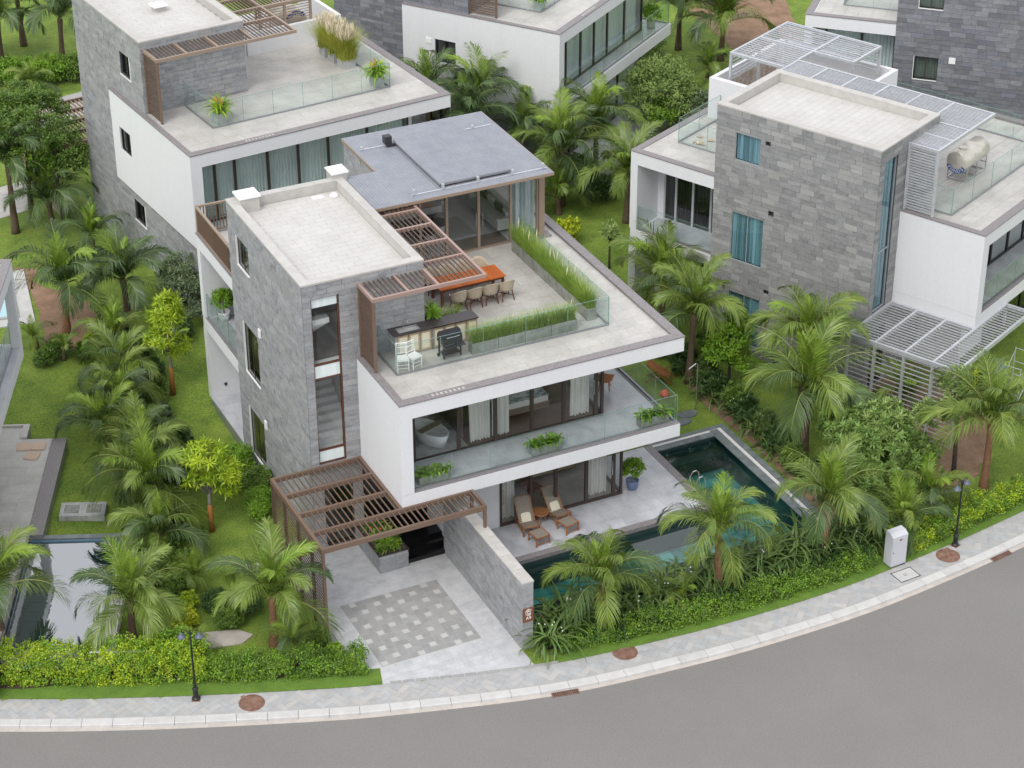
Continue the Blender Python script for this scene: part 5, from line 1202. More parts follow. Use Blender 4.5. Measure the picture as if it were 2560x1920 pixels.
def palm(label, x, y, th, L, nf=15, tone='palm_leaf', trunk='trunk', lean=(0,0), group='coconut palms in the gardens', seed=0, low=True):
    rr = random.Random(seed*13+5); z = hh(x,y); t = thing('palm_tree',label,'palm tree',(x,y,z),0,group)
    top = Vector((lean[0],lean[1],th)); r0 = .085+.02*L
    if th > .5:
        pts = [(0,0,-.15),(lean[0]*.15,lean[1]*.15,th*.12),(lean[0]*.4,lean[1]*.4,th*.4),(lean[0]*.75,lean[1]*.75,th*.75),tuple(top),(top.x,top.y,th+.22)]; rad = [r0*1.55,r0*1.35,r0,r0*.82,r0*1.05,r0*.35]
    else: pts = [(0,0,-.1),(0,0,th*.6),(0,0,th+.15)]; rad = [r0*.9,r0*.8,r0*.3]
    MB().tube(pts,rad,10).build('trunk',trunk,t,smooth=True)
    sc = L/2.4
    for i in range(nf):
        f = i/(nf-1); lev = .3+f*4.7; k = int(min(5,max(0,lev+rr.uniform(-.4,.4)))); az = i*2.39996+rr.uniform(-.25,.25)+seed
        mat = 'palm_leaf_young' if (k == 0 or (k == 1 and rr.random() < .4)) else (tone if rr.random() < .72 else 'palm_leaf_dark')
        s2 = sc*rr.uniform(.85,1.1)*(.72 if k == 0 else 1)
        o = link('frond',FR[mat][k][rr.randrange(3)],t,(top.x,top.y,th+.06-.05*f),(rr.uniform(-.1,.1),rr.uniform(-.08,.08),az),(s2,s2*rr.choice((1,-1)),s2))
    return t
PALMS = [
 ('palm peeping over the roof edge of the upper left villa',16.0,21.6,4.6,2.2),('dark palm at the very top left corner',-1.6,47.5,2.6,2.5),('dark palm behind the back street shrubs',3.0,50.5,3.0,2.6),
 ('tall coconut palm by the back street at the top left',4.05,46.67,2.6,2.6),('coconut palm cut by the left edge at the top',1.22,48.33,2.4,2.4),('low young palm just above the dense round tree at the left',1.51,43.4,.6,1.5),
 ('dark coconut palm just below the round tree at the left edge',-3.3,28.4,3.6,2.3),('coconut palm on the left beside the tall stone flank of the upper villa',-1.68,27.91,1.4,2.3),('coconut palm at the foot of the upper left stone wall',-.95,24.21,1.0,1.9),
 ('broad coconut palm standing in bare earth by the turquoise pool',-3.87,18.12,2.2,2.6),('coconut palm with dark trunk left of the grey-green bush',-1.13,18.41,1.8,2.5),('first palm of the garden row, behind the two lawns',-2.72,15.13,1.0,1.9),
 ('palm of the garden row with bright lime heart beside the lawn',-2.89,13.2,.9,2.0),('third palm down the row between the two lawns',-4.02,10.87,1.0,2.0),('dark palm in the row with fronds over the left lawn',-4.59,9.91,.8,1.9),
 ('palm in the row next to the dark broad-leaved shrub',-3.84,8.22,1.0,2.0),('large coconut palm in the row above the left pool corner',-4.65,4.62,1.2,2.5),('bushy palm in the row beside the second lime tree',-4.3,6.7,.9,2.2),('low palm in the row just above the left pool',-4.9,2.6,.6,1.9),('palm in the upper row overlapping the lime-hearted one',-3.4,12.0,.8,2.0),('coconut palm at the corner of the left pool behind the hedge',-7.46,-2.03,1.4,2.25),
 ('coconut palm cut by the left edge above the hedge',-11.44,-.68,2.2,2.5),('coconut palm in front of the carport screen',-3.28,-4.5,1.9,2.3),('low young palm right of the carport palm',-2.75,-5.35,.35,1.3),
 ('small fan of palm fronds on the lawn left of the carport',-4.6,.08,.3,1.2),('tiny palm seedling behind the left hedge',-8.99,-2.5,.15,.8),('small palm beside the left lamp post behind the hedge',-5.55,-3.75,.15,.9),
 ('small palm below the turquoise pool at the left',-5.27,17.56,.4,1.2),('tiny palm at the edge of the far left lawn',-4.56,16.12,.3,.9),('tiny palm against the rear corner of the middle villa',-.3,14.84,.3,.9),
 ('coconut palm behind the roof of the upper left villa',17.4,23.1,4.4,2.5),('palm tips under the small window of the top middle villa',15.6,25.3,4.5,2.2),('palm just behind the right corner of the mosaic roof',19.0,22.3,2.9,2.1),
 ('big coconut palm between the mosaic roof and the right villa',20.0,20.1,2.6,2.7),('coconut palm in front of the curtained ground floor of the top villa',22.3,21.1,3.1,2.4),('slim coconut palm on the lawn beside the right villa end',21.83,17.2,2.3,2.3),
 ('drooping palm beside the lime shrub behind the garden room',19.47,19.33,.7,2.0),('coconut palm at the top edge right of the top villa balcony',33.77,33.52,2.2,2.6),('large coconut palm at the top behind the galvanised pergola',34.91,31.08,2.0,3.0),
 ('small upright palm above the pale green tree',33.27,29.62,.5,1.6),('coconut palm right of the roof terrace corner',18.79,8.42,2.4,2.6),('coconut palm behind the garden shower',17.9,4.6,3.0,2.5),
 ('coconut palm rising above the big one, against the right stone tower',20.72,.75,3.2,2.6),('largest coconut palm, between the pool and the right villa',19.22,-1.88,2.6,3.1),('palm in front of the galvanised carport screen',24.08,-1.45,1.0,2.4),
 ('coconut palm with red-brown trunk right of the right lamp post',23.81,-7.09,3.0,2.7),('coconut palm behind the grey cabinet at the pool corner',16.2,-8.0,2.1,2.6),('coconut palm in the middle of the border in front of the pool',11.75,-8.15,2.1,2.6),
 ('coconut palm right of the number plate wall in front of the pool',7.3,-7.75,1.25,2.5),('tiny bright palm in the middle of the pool border',10.15,-8.35,.2,1.0),('low palm right behind the grey cabinet',19.44,-8.14,.4,1.9),('low palm under the big pale shrub near the right lamp',21.0,-7.3,.6,1.9)]
for i,(lab,x,y,th,L) in enumerate(PALMS):
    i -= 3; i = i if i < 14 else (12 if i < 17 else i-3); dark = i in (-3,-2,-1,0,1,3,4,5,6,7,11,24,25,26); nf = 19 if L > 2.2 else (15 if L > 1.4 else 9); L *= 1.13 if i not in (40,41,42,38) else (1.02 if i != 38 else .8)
    tr_ = 'trunk_red' if i in (39,40,41,42,6,16) else 'trunk'
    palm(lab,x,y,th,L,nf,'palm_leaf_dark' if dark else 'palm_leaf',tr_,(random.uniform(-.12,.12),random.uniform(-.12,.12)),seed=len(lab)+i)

# ------------------------------------------------------------------ leafy crowns
def leaf_quads(c, d, nrm, ll, lw):
    """c base points, d leaf axis, nrm approximate normal: one folded quad per leaf"""
    d = d/(np.linalg.norm(d,axis=1)[:,None]+1e-9); s_ = np.cross(d,nrm); s_ /= np.linalg.norm(s_,axis=1)[:,None]+1e-9; n2 = np.cross(s_,d)
    ll = np.broadcast_to(np.asarray(ll),(len(c),))[:,None]; lw = np.broadcast_to(np.asarray(lw),(len(c),))[:,None]
    m = c+d*ll*.48+n2*lw*.12; V = np.stack([c,m-s_*lw*.5,c+d*ll-n2*ll*.08,m+s_*lw*.5],1)
    return V.reshape(-1,3)
def rnd_dir(g, n): v = g.normal(size=(n,3)); return v/np.linalg.norm(v,axis=1)[:,None]
def crown_np(g, blobs, nclump, per, cr, ll, lw, style='small', shell=(.72,1.05), updown=-.35):
    B = np.array(blobs,float); wgt = (B[:,3]*B[:,4]+B[:,3]*B[:,5]+B[:,4]*B[:,5]); wgt /= wgt.sum(); idx = g.choice(len(B),nclump,p=wgt)
    dirs = rnd_dir(g,nclump*3); dirs = dirs[dirs[:,2] > updown][:nclump]; 
    while len(dirs) < nclump: e = rnd_dir(g,nclump); dirs = np.r_[dirs,e[e[:,2] > updown]][:nclump]
    rad = g.uniform(shell[0],shell[1],nclump); inner = g.random(nclump) < .18; rad[inner] *= g.uniform(.35,.8,inner.sum())
    cc = B[idx,:3]+dirs*B[idx,3:6]*rad[:,None]; out = dirs/ B[idx,3:6]; out /= np.linalg.norm(out,axis=1)[:,None]
    if style == 'small':
        c = np.repeat(cc,per,0)+rnd_dir(g,nclump*per)*(cr*g.random(nclump*per)**.45)[:,None]*np.array([1,1,.75]); o = np.repeat(out,per,0)
        d = o*.5+rnd_dir(g,nclump*per)*.9+np.array([0,0,.12]); nrm = o*.5+np.array([0,0,.8])+rnd_dir(g,nclump*per)*.55
        return leaf_quads(c,d,nrm,ll*g.uniform(.7,1.2,nclump*per),lw*g.uniform(.7,1.2,nclump*per))
    # rosettes: leaves radiate round the clump axis and droop
    ax = out*.55+np.array([0,0,.75])+rnd_dir(g,nclump)*.25; ax /= np.linalg.norm(ax,axis=1)[:,None]
    u = np.cross(ax,[0.3,.1,1.0]); u /= np.linalg.norm(u,axis=1)[:,None]; v = np.cross(ax,u); ph = g.uniform(0,6.28,(nclump,1))+np.arange(per)*2.399+g.normal(size=(nclump,per))*.2
    el = np.linspace(1.0,-.35,per)[None,:]+g.normal(size=(nclump,per))*.15
    d = (u[:,None]*np.cos(ph)[...,None]+v[:,None]*np.sin(ph)[...,None])*np.cos(el)[...,None]+ax[:,None]*np.sin(el)[...,None]; d = d.reshape(-1,3)+np.array([0,0,-.12])
    c = np.repeat(cc,per,0)-np.repeat(ax,per,0)*np.tile(np.linspace(0,cr,per),nclump)[:,None]*.6; nrm = np.repeat(ax,per,0)+.01
    return leaf_quads(c,d,nrm,ll*g.uniform(.75,1.15,len(c)),lw*g.uniform(.8,1.15,len(c)))
def crown(name, parent, mat, blobs, nclump, per, cr, ll, lw, style='small', seed=1, **k):
    V = crown_np(np.random.default_rng(seed),blobs,nclump,per,cr,ll,lw,style,**k); F = np.arange(len(V)).reshape(-1,4)
    return link(name,mesh_np(name,V,F,mat),parent)
def tree(label, x, y, h, blobs, mat, nclump, per, cr, ll, lw, style='small', bark='bark_grey', r0=.08, name='garden_tree', cat='tree', seed=1, extra=None, wrap=None, lean=(0,0), group=None, **k):
    t = thing(name,label,cat,(x,y,hh(x,y)),0,group); m = MB(); zc = min(b[2]-b[5]*.3 for b in blobs); zc = max(.15,zc)
    m.tube([(0,0,-.1),(lean[0]*.3,lean[1]*.3,zc*.4),(lean[0]*.8,lean[1]*.8,zc*.8),(lean[0],lean[1],zc)],[r0*1.25,r0,r0*.85,r0*.75],8)
    rr = random.Random(seed)
    for b in blobs[:6]:
        for q in range(3):
            e = (b[0]+rr.uniform(-.6,.6)*b[3],b[1]+rr.uniform(-.6,.6)*b[4],b[2]+rr.uniform(-.3,.6)*b[5]); mid = ((lean[0]+e[0])/2+rr.uniform(-.05,.05),(lean[1]+e[1])/2,(zc+e[2])/2-.05)
            m.tube([(lean[0]*.95,lean[1]*.95,zc*.95),mid,e],[r0*.6,r0*.38,r0*.12],6)
    m.build('trunk',bark,t,smooth=True)
    if wrap: MB().tube([(0,0,0),(lean[0]*.1,lean[1]*.1,wrap*.5),(lean[0]*.3,lean[1]*.3,wrap)],[r0*1.5,r0*1.32,r0*1.18],10).build('trunk_wrap','wrap_orange',t,smooth=True)
    crown('crown',t,mat,blobs,nclump,per,cr,ll,lw,style,seed,**k)
    if extra: 
        for i,(em,eb,en) in enumerate(extra): crown('young_growth',t,em,eb,en,per,cr,ll,lw,style,seed+50+i,**k)
    return t
# the dense tree at the left edge
tree('dense round dark green tree at the left edge above the palms',-2.2,29.6,0,[(0,0,4.3,2.5,2.1,1.6),(1.4,-.8,3.1,1.3,1.2,1.2),(-1.4,.4,3.7,1.4,1.3,1.2),(.3,.8,5.1,1.6,1.3,1.0),(1.7,.0,2.2,1.0,1.0,1.0)],'leaf_green',560,46,.30,.14,.075,seed=3,bark='bark_dark',r0=.13,extra=[('leaf_bright',[(-.4,-1.6,3.7,1.0,.5,.5),(.4,-1.5,3.0,.6,.4,.4)],24)])
for i,(x,y,lab) in enumerate(((1.2,45.7,'bright shrub bank at the far left beside the back street'),(3.0,45.0,'middle shrub bank behind the upper left villa'),(4.6,44.6,'shrub bank touching the upper left tower wall'))):
    tree(lab,x,y,0,[(0,0,.6,1.1,.9,.75),(.6,.2,.5,.8,.8,.6),(-.6,0,.5,.7,.7,.6)],'leaf_bright' if i < 2 else 'leaf_green',150,40,.26,.13,.075,seed=20+i,name='shrub',cat='shrub',r0=.03,group='shrubs beyond the upper left villa')
# slender bright trees with wrapped trunks
tree('slender bright lime tree with orange wrapped trunk on the lawn by the tower',-1.25,12.3,0,[(0,0,3.5,.75,.7,.75),(-.35,-.1,2.7,.65,.6,.45),(.4,.15,2.1,.6,.5,.4),(.1,0,4.1,.5,.5,.4)],'leaf_lime',150,15,.2,.30,.06,'rosette',seed=5,r0=.075,wrap=1.25,name='slender_tree')
tree('second slender lime tree with wrapped trunk, nearer the carport',-2.9,2.95,0,[(0,0,3.2,.75,.7,.6),(.5,-.1,2.5,.65,.6,.5),(-.35,0,2.3,.5,.5,.45),(.6,.0,1.8,.5,.45,.4)],'leaf_lime',140,15,.2,.30,.06,'rosette',seed=6,r0=.075,wrap=1.15,name='slender_tree')
tree('grey-green bush tree against the rear white wall of the middle villa',1.0,17.0,0,[(0,0,1.9,1.0,.9,1.2),(.3,-.3,1.0,.9,.8,.8),(-.5,0,2.4,.6,.6,.6)],'leaf_sage',230,36,.22,.14,.05,seed=7,name='garden_tree',r0=.06)
for i,(x,y,b,lab) in enumerate(((-.85,5.95,(0,0,.75,.65,.6,.7),'round bright green shrub under the lowest tower window'),(-1.45,5.2,(0,0,.65,.55,.5,.6),'round green shrub left of the two at the tower foot'),(-.62,4.2,(0,0,.7,.55,.55,.6),'round green shrub between tower and carport'),(-.95,3.4,(0,0,.5,.45,.45,.5),'small clipped shrub at the carport corner'),(-1.15,2.9,(0,0,.45,.35,.35,.45),'narrow shrub touching the carport screen'))):
    tree(lab,x,y,0,[b,(b[0]+.15,b[1],b[2]+.15,b[3]*.75,b[4]*.75,b[5]*.7)],'leaf_bright' if i != 2 else 'leaf_green',110,44,.17,.075,.045,seed=30+i,name='shrub',cat='shrub',r0=.03)
tree('dark glossy broad-leaved shrub in the palm row',-2.55,7.6,0,[(0,0,1.1,.55,.5,.7),(.25,-.5,.7,.55,.5,.6),(-.1,.6,.6,.5,.5,.5)],'leaf_dark',90,18,.2,.22,.11,'rosette',seed=8,name='shrub',cat='shrub',r0=.035)
tree('pale green large-leaved shrub above the left pool corner',-6.35,1.3,0,[(0,0,.85,.55,.5,.55),(.8,-.2,.75,.5,.45,.45),(.35,-.65,.45,.5,.45,.4)],'leaf_pale',60,16,.2,.30,.10,'rosette',seed=9,name='shrub',cat='shrub',r0=.03)
for i,(x,y,r_,lab) in enumerate(((-4.28,-2.7,.5,'clipped round bush on the lawn, nearest the street'),(-4.32,-1.75,.48,'clipped round bush on the lawn, furthest left'),(-3.4,-2.2,.5,'clipped round bush on the lawn, behind the carport palm'))):
    tree(lab,x,y,0,[(0,0,r_*.8,r_,r_,r_*.85)],'leaf_dark' if i else 'leaf_green',150,44,.13,.06,.035,seed=40+i,name='round_bush',cat='bush',r0=.03)
tree('large pale green tree beside the top villa terrace',27.85,25.0,0,[(0,0,2.3,1.7,1.5,1.4),(.9,-.5,1.5,1.2,1.1,1.0),(-.8,-.3,1.6,1.0,1.0,1.0),(.4,.5,3.0,1.1,1.0,.8)],'leaf_pale',380,40,.30,.19,.07,seed=10,r0=.12,extra=[('leaf_bright',[(-.5,-.9,1.6,.9,.6,.7)],40)])
tree('sage green shrub in front of the pale tree beside the right roof yard',28.9,23.6,0,[(0,0,1.2,.9,.8,.9),(.6,.2,1.7,.7,.7,.7)],'leaf_sage',130,34,.26,.20,.06,seed=11,name='shrub',cat='shrub',r0=.05,extra=[('leaf_yellow',[(.3,-.4,1.3,.4,.4,.3)],8)])
tree('small young mango tree standing alone on the lawn',19.15,13.8,0,[(0,0,1.9,.45,.4,.35),(.3,.1,1.45,.3,.3,.25)],'leaf_pale',34,14,.16,.22,.055,'rosette',seed=12,bark='bark_dark',r0=.05)
tree('low lime yellow shrub behind the garden room corner',18.5,16.7,0,[(0,0,.6,.55,.6,.5),(.1,-.4,.9,.4,.4,.4)],'leaf_yellow',60,20,.14,.16,.07,'rosette',seed=13,name='shrub',cat='shrub',r0=.03)
tree('bright green tree against the lower window of the right tower',19.1,3.5,0,[(0,0,2.3,.85,.8,.8),(.5,.3,2.8,.55,.5,.5),(-.5,-.1,1.8,.55,.55,.5),(.2,-.4,1.5,.5,.5,.5)],'leaf_bright',190,30,.22,.17,.065,seed=14,r0=.07,bark='bark_dark')
tree('big pale mango tree by the right lamp post',20.2,-4.9,0,[(0,0,2.0,1.75,1.6,1.45),(-1.2,-.7,1.4,1.2,1.15,1.1),(1.2,-.8,1.2,1.25,1.2,1.1),(.1,-1.3,1.0,1.35,1.1,.95),(-.8,.6,2.6,1.0,1.0,.9)],'leaf_mango',620,22,.22,.25,.07,'rosette',seed=15,r0=.10,extra=[('leaf_pale',[(.3,.1,2.75,1.2,1.05,.75)],150)])
tree('yellow-green tree with thin dark trunk before the galvanised carport',23.35,-5.85,0,[(.35,.3,3.9,.95,.8,.8),(-.9,.5,3.0,.65,.6,.6),(.2,.2,3.0,.6,.6,.6),(1.2,.3,3.9,.5,.5,.4)],'leaf_pale',170,18,.2,.23,.06,'rosette',seed=16,bark='bark_dark',r0=.085,lean=(.1,.3),extra=[('leaf_yellow',[(.8,.2,4.1,.6,.6,.4)],30)])
SH = [(-2.0,14.7,.75,'leaf_green','leafy shrub at the top of the palm row'),(-1.75,13.4,.55,'leaf_dark','dark shrub in the palm row beside the lime tree'),(-2.05,12.2,.55,'leaf_green','shrub right of the palm with the lime heart'),(-2.2,11.0,.5,'leaf_sage','grey-green shrub halfway down the palm row'),(-2.5,9.7,.5,'leaf_green','shrub above the dark glossy one in the row'),
 (.2,15.6,.6,'leaf_dark','dark shrub under the grey-green bush tree'),(-3.7,15.9,.5,'leaf_bright','bright shrub below the bare earth patch'),(-5.3,16.1,.45,'leaf_green','green shrub at the head of the far left lawn'),(-4.6,16.6,.5,'leaf_green','shrub behind the far left lawn'),(-3.2,6.2,.55,'leaf_dark','dark shrub below the glossy one in the palm row'),
 (-4.7,.9,.5,'leaf_green','shrub at the lower end of the palm row'),(-5.1,-.2,.45,'leaf_green','shrub right of the left pool'),(-5.2,-1.2,.4,'leaf_lime','yellow-green shrub between pool and round bushes'),(-5.6,-2.1,.35,'leaf_yellow','yellow shrub above the left lamp head'),(-2.0,-5.2,.4,'leaf_green','thin shrub at the foot of the carport screen'),(-1.75,-6.0,.35,'leaf_bright','low shrub below the carport post'),
 (-4.6,2.4,.5,'leaf_green','shrub under the large row palm'),(-4.2,3.6,.5,'leaf_dark','dark shrub behind the large row palm'),(-3.7,5.2,.5,'leaf_green','shrub between the lower row palms'),(-3.4,8.9,.45,'leaf_dark','dark shrub between the upper row palms'),(-3.0,11.6,.45,'leaf_green','low shrub left of the lime-hearted palm'),
 (-2.2,17.3,.8,'leaf_dark','dark shrub right of the bare earth palm'),(-3.0,16.6,.5,'leaf_lime','lime shrub beside the bare earth palm')]
for i,(x,y,r_,mt,lab) in enumerate(SH):
    tree(lab,x,y,0,[(0,0,r_*.7,r_*.85,r_*.8,r_*.75),(.25*r_,.3*r_,r_*.95,r_*.6,r_*.6,r_*.55)],mt,70,26,.17,.13,.065,'small' if i % 3 else 'rosette',seed=60+i,name='shrub',cat='shrub',r0=.025,group='shrubs of the left garden')
SHR = [(18.1,5.4,.8),(18.5,4.3,.7),(18.3,3.2,.7),(18.6,2.1,.75),(18.4,1.0,.7),(18.55,-.2,.7),(18.4,-1.3,.65),(18.3,-2.6,.6),(18.2,-3.8,.6),(18.0,7.2,.9),(17.4,9.2,.9),(20.0,6.3,.9)]
for i,(x,y,r_) in enumerate(SHR):
    tree('dark undergrowth shrub in the border along the right edge of the pool',x,y,0,[(0,0,r_*.7,r_*.75,r_*.8,r_*.75),(.2,.2,r_,r_*.5,r_*.5,r_*.5)],('leaf_dark','leaf_lily','leaf_dark','leaf_green')[i % 4],70,22,.18,.2,.055,'rosette',seed=90+i,name='border_shrub',cat='shrub',r0=.025,group='undergrowth along the pool')
for i,(x,y,r_) in enumerate(((17.0,19.5,.9),(18.6,21.4,.9),(22.0,19.8,.8),(21.8,22.2,.9),(24.6,26.4,.9),(29.8,29.8,1.2),(26.5,30.5,1.1),(31.6,33.8,1.2),(23.0,28.0,1.0),(30.5,26.5,.9))):
    tree('dark background shrub in the gardens behind the middle villa',x,y,0,[(0,0,r_*.6,r_,r_,r_*.7)],('leaf_dark','leaf_green')[i % 2],90,26,.24,.17,.07,seed=120+i,name='background_shrub',cat='shrub',r0=.03,group='background shrubs behind the middle villa')
# ------------------------------------------------------------------ hedges along the street
def hedge(label, x0, x1, off0, off1, h, mats, seed, per_m=150, ll=.075, lw=.05, bumpy=.25, zc=0):
    g = np.random.default_rng(seed); s0,s1 = s_at_x(x0),s_at_x(x1); n = int((s1-s0)*per_m/10); t = thing('hedge',label,'hedge',(0,0,0))
    for mi,(mat,frac) in enumerate(mats):
        k = int(n*frac); sv = g.uniform(s0,s1,k); fac = g.random(k); cs = []; ns = []
        for s,f in zip(sv,fac):
            hv = h*(1-bumpy+bumpy*2*(.5+.5*math.sin(s*2.1+seed)*math.sin(s*.83+1)))
            a = g.random()
            if a < .5: q = g.uniform(0,1); off = off0+.06*g.normal(); z = hv*q; nn = (-1,.25)
            elif a < .92: off = g.uniform(off0,off1); z = hv*(1+.08*g.normal()); nn = (-.15,1)
            else: off = g.uniform(off0,off1); z = hv*g.uniform(.3,.9); nn = (0,.6)
            x,y,an = cpt(s,off); cs.append((x,y,max(.05,z))); ns.append((-math.sin(an)*nn[0],math.cos(an)*nn[0],nn[1]))
        cs = np.array(cs); ns = np.array(ns); per = 26
        c = np.repeat(cs,per,0)+rnd_dir(g,k*per)*(.17*g.random(k*per)**.5)[:,None]; c[:,2] = np.maximum(c[:,2],.02); o = np.repeat(ns,per,0)
        d = o*.5+rnd_dir(g,k*per)*.9+np.array([0,0,.25]); nr = o*.6+np.array([0,0,.5])+rnd_dir(g,k*per)*.5
        V = leaf_quads(c,d,nr,ll*g.uniform(.7,1.25,k*per),lw*g.uniform(.7,1.25,k*per)); link('foliage',mesh_np('foliage',V,np.arange(len(V)).reshape(-1,4),mat),t)
    m = MB(); 
    for s in np.arange(s0,s1,.3): p = cpt(s,(off0+off1)/2+random.uniform(-.15,.15)); m.tube([(p[0],p[1],-.02),(p[0]+random.uniform(-.1,.1),p[1]+random.uniform(-.1,.1),h*.8)],[.014,.006],5)
    m.build('stems','bark_dark',t); return t
hedge('yellow-green leafy hedge behind the left verge, left of the lamp',-15,-6.8,2.25,3.2,1.05,[('leaf_lime',.62),('leaf_bright',.38)],1,per_m=1100)
hedge('green hedge behind the left verge from the lamp to the driveway',-6.8,-1.7,2.2,2.9,.62,[('leaf_bright',.55),('leaf_green',.45)],2,per_m=900)
tree('taller bright leafy shrub rising from the hedge behind the left lamp',-6.5,-4.1,0,[(0,0,.9,.7,.5,.6),(-.4,.2,.7,.6,.5,.5),(.5,-.2,.6,.5,.4,.5)],'leaf_bright',120,30,.2,.10,.06,seed=17,name='shrub',cat='shrub',r0=.03)
hedge('low green hedge in front of the pool border',4.9,17.7,2.0,2.6,.46,[('leaf_bright',.5),('leaf_green',.5)],3,per_m=560,bumpy=.42)
hedge('bright low hedge behind the right verge beyond the cabinet',18.6,30,1.95,2.7,.62,[('leaf_lime',.45),('leaf_bright',.3),('leaf_green',.25)],4,per_m=700,bumpy=.35)
# ------------------------------------------------------------------ strap-leaved border plants
def strap_clump(seed, n=26, L=1.0, mat='leaf_lily', w_=.055, up_=.9):
    g = np.random.default_rng(seed); V = []; F = []
    for i in range(n):
        az = g.uniform(0,6.283); e = g.uniform(.55,1.45)*up_; l = L*g.uniform(.65,1.15); d = np.array([math.cos(az),math.sin(az),0]); s_ = np.array([-d[1],d[0],0]); p = np.array([g.normal()*.09,g.normal()*.09,g.uniform(0,.25)*L]); a = e; b0 = len(V); ns = 6
        for k in range(ns+1):
            ww = w_*math.sin(math.pi*min(1,.12+.88*k/ns)*.98)+.004
            V += [p-s_*ww*.5,p+s_*ww*.5]; p = p+(d*math.cos(a)+np.array([0,0,math.sin(a)]))*l/ns; a -= g.uniform(.22,.48)
        for k in range(ns): q = b0+2*k; F.append((q,q+1,q+3,q+2))
    return mesh_np('leaves',V,F,mat)
LY = [strap_clump(i,26,1.15) for i in range(5)]; LY2 = [strap_clump(40+i,24,.8,'leaf_dark',.05) for i in range(3)]
rr = random.Random(21)
def lily(x, y, sc, label, group, k):
    t = thing('border_plant',label,'plant',(x,y,hh(x,y)),rr.uniform(0,6),group); t.scale = (sc,sc,sc)
    link('leaves',(LY if k % 3 else LY2)[k % 3],t); stm = MB(); 
    for q in range(4): a = rr.uniform(0,6); stm.tube([(0,0,0),(.08*math.cos(a),.08*math.sin(a),.45)],[.02,.012],5)
    stm.build('stems','leaf_lily',t)
    if k % 7 == 0:
        m = MB(); 
        for q in range(3): a = rr.uniform(0,6); r_ = rr.uniform(.1,.35); m.lathe([(.004,0),(.02,.035),(.004,.05)],(r_*math.cos(a),r_*math.sin(a),rr.uniform(.6,.95)),5)
        m.build('flowers','flower_white',t)
k = 0
for x in np.arange(5.1,18.6,.52):
    for row in range(3):
        y = -8.55+row*.5+rr.uniform(-.15,.15)
        
        lily(x+rr.uniform(-.2,.2),y,rr.uniform(.95,1.4)*(1.12 if row == 2 else 1),'strap-leaved green plant in the dense border between pool and street hedge','border plants in front of the pool',k); k += 1
for i in range(16):
    lily(18.0+rr.uniform(-.3,.4),5.6-i*.72,rr.uniform(.8,1.1),'strap-leaved plant in the border along the right edge of the pool','border plants right of the pool',k); k += 1
for i,(x,y) in enumerate(((4.85,-8.6),(5.15,-8.75))): lily(x,y,1.25,'tall reed-like plant against the end of the number plate wall','reeds at the wall end',7+i)
# ------------------------------------------------------------------ planters and pots
def blades(seed, w_, d_, n, h, mat, spread=.22, plume=0):
    g = np.random.default_rng(seed); V = []; F = []; MI = []
    for i in range(n):
        x,y = g.uniform(-w_/2,w_/2),g.uniform(-d_/2,d_/2); az = g.uniform(0,6.283); l = h*g.uniform(.6,1.15); d = np.array([math.cos(az),math.sin(az),0]); s_ = np.array([-d[1],d[0],0]); p = np.array([x,y,0.]); a = g.uniform(1.15,1.55); b0 = len(V)
        for k in range(4):
            ww = .012*(1-k/3.3); V += [p-s_*ww*.5,p+s_*ww*.5]; p = p+(d*math.cos(a)+np.array([0,0,math.sin(a)]))*l/3; a -= g.uniform(.15,.5)
        for k in range(3): q = b0+2*k; F.append((q,q+1,q+3,q+2)); MI.append(0)
    for i in range(plume):
        x,y = g.uniform(-w_/2,w_/2),g.uniform(-d_/2,d_/2); az = g.uniform(0,6.283); d = np.array([math.cos(az)*.3,math.sin(az)*.3,1.0]); p = np.array([x,y,h*.7]); b0 = len(V); s_ = np.array([-d[1],d[0],0]); s_ /= np.linalg.norm(s_)
        for k,ww in enumerate((.006,.03,.004)): V += [p-s_*ww*.5,p+s_*ww*.5]; p = p+d*h*.22
        for k in range(2): q = b0+2*k; F.append((q,q+1,q+3,q+2)); MI.append(1)
    return mesh_np('grass',V,F,[mat,'plume'],mi=MI)
def trough(name, label, loc, rz, w_, d_, h, mat, group=None, cat='planter'):
    t = thing(name,label,cat,loc,rz,group); m = MB(); b = .03
    m.box(-w_/2,w_/2,-d_/2,-d_/2+b,0,h); m.box(-w_/2,w_/2,d_/2-b,d_/2,0,h); m.box(-w_/2,-w_/2+b,-d_/2+b,d_/2-b,0,h); m.box(w_/2-b,w_/2,-d_/2+b,d_/2-b,0,h); m.box(-w_/2+b,w_/2-b,-d_/2+b,d_/2-b,0,.04); m.build('box',mat,t)
    bx('soil',t,'soil',-w_/2+b,w_/2-b,-d_/2+b,d_/2-b,.04,h-.04); return t
GM = [blades(i,.95,.26,950,.74,'grass_blade',plume=3) for i in range(3)]
pos_f = ['nearest the grill','second from the grill','third from the grill','nearest the glass corner']
for i in range(4):
    t = trough('grass_planter','concrete trough of feathery grass along the front glass, '+pos_f[i],(6.03+i*1.02,-1.32,7.5),0,1.0,.36,.42,'concrete','grass troughs on the roof terrace'); link('grass',GM[i % 3],t,(0,0,.36),rr.choice((0,math.pi)))
ordn = ['first','second','third','fourth','fifth','sixth']
for i in range(6):
    t = trough('grass_planter','concrete trough of tall grass in the side row, '+ordn[i]+' from the glass corner',(10.38,-.60+i*1.03,7.5),math.pi/2,1.0,.36,.46,'concrete','grass troughs on the roof terrace'); link('grass',GM[(i+1) % 3],t,(0,0,.40),rr.choice((0,math.pi)),(1,1.35,1.2))
t = trough('grass_planter','low grass planter behind the kitchen counter',(5.35,.35,7.5),0,1.3,.35,.5,'concrete'); link('grass',blades(9,1.2,.24,600,.6,'grass_blade',plume=4),t,(0,0,.45))
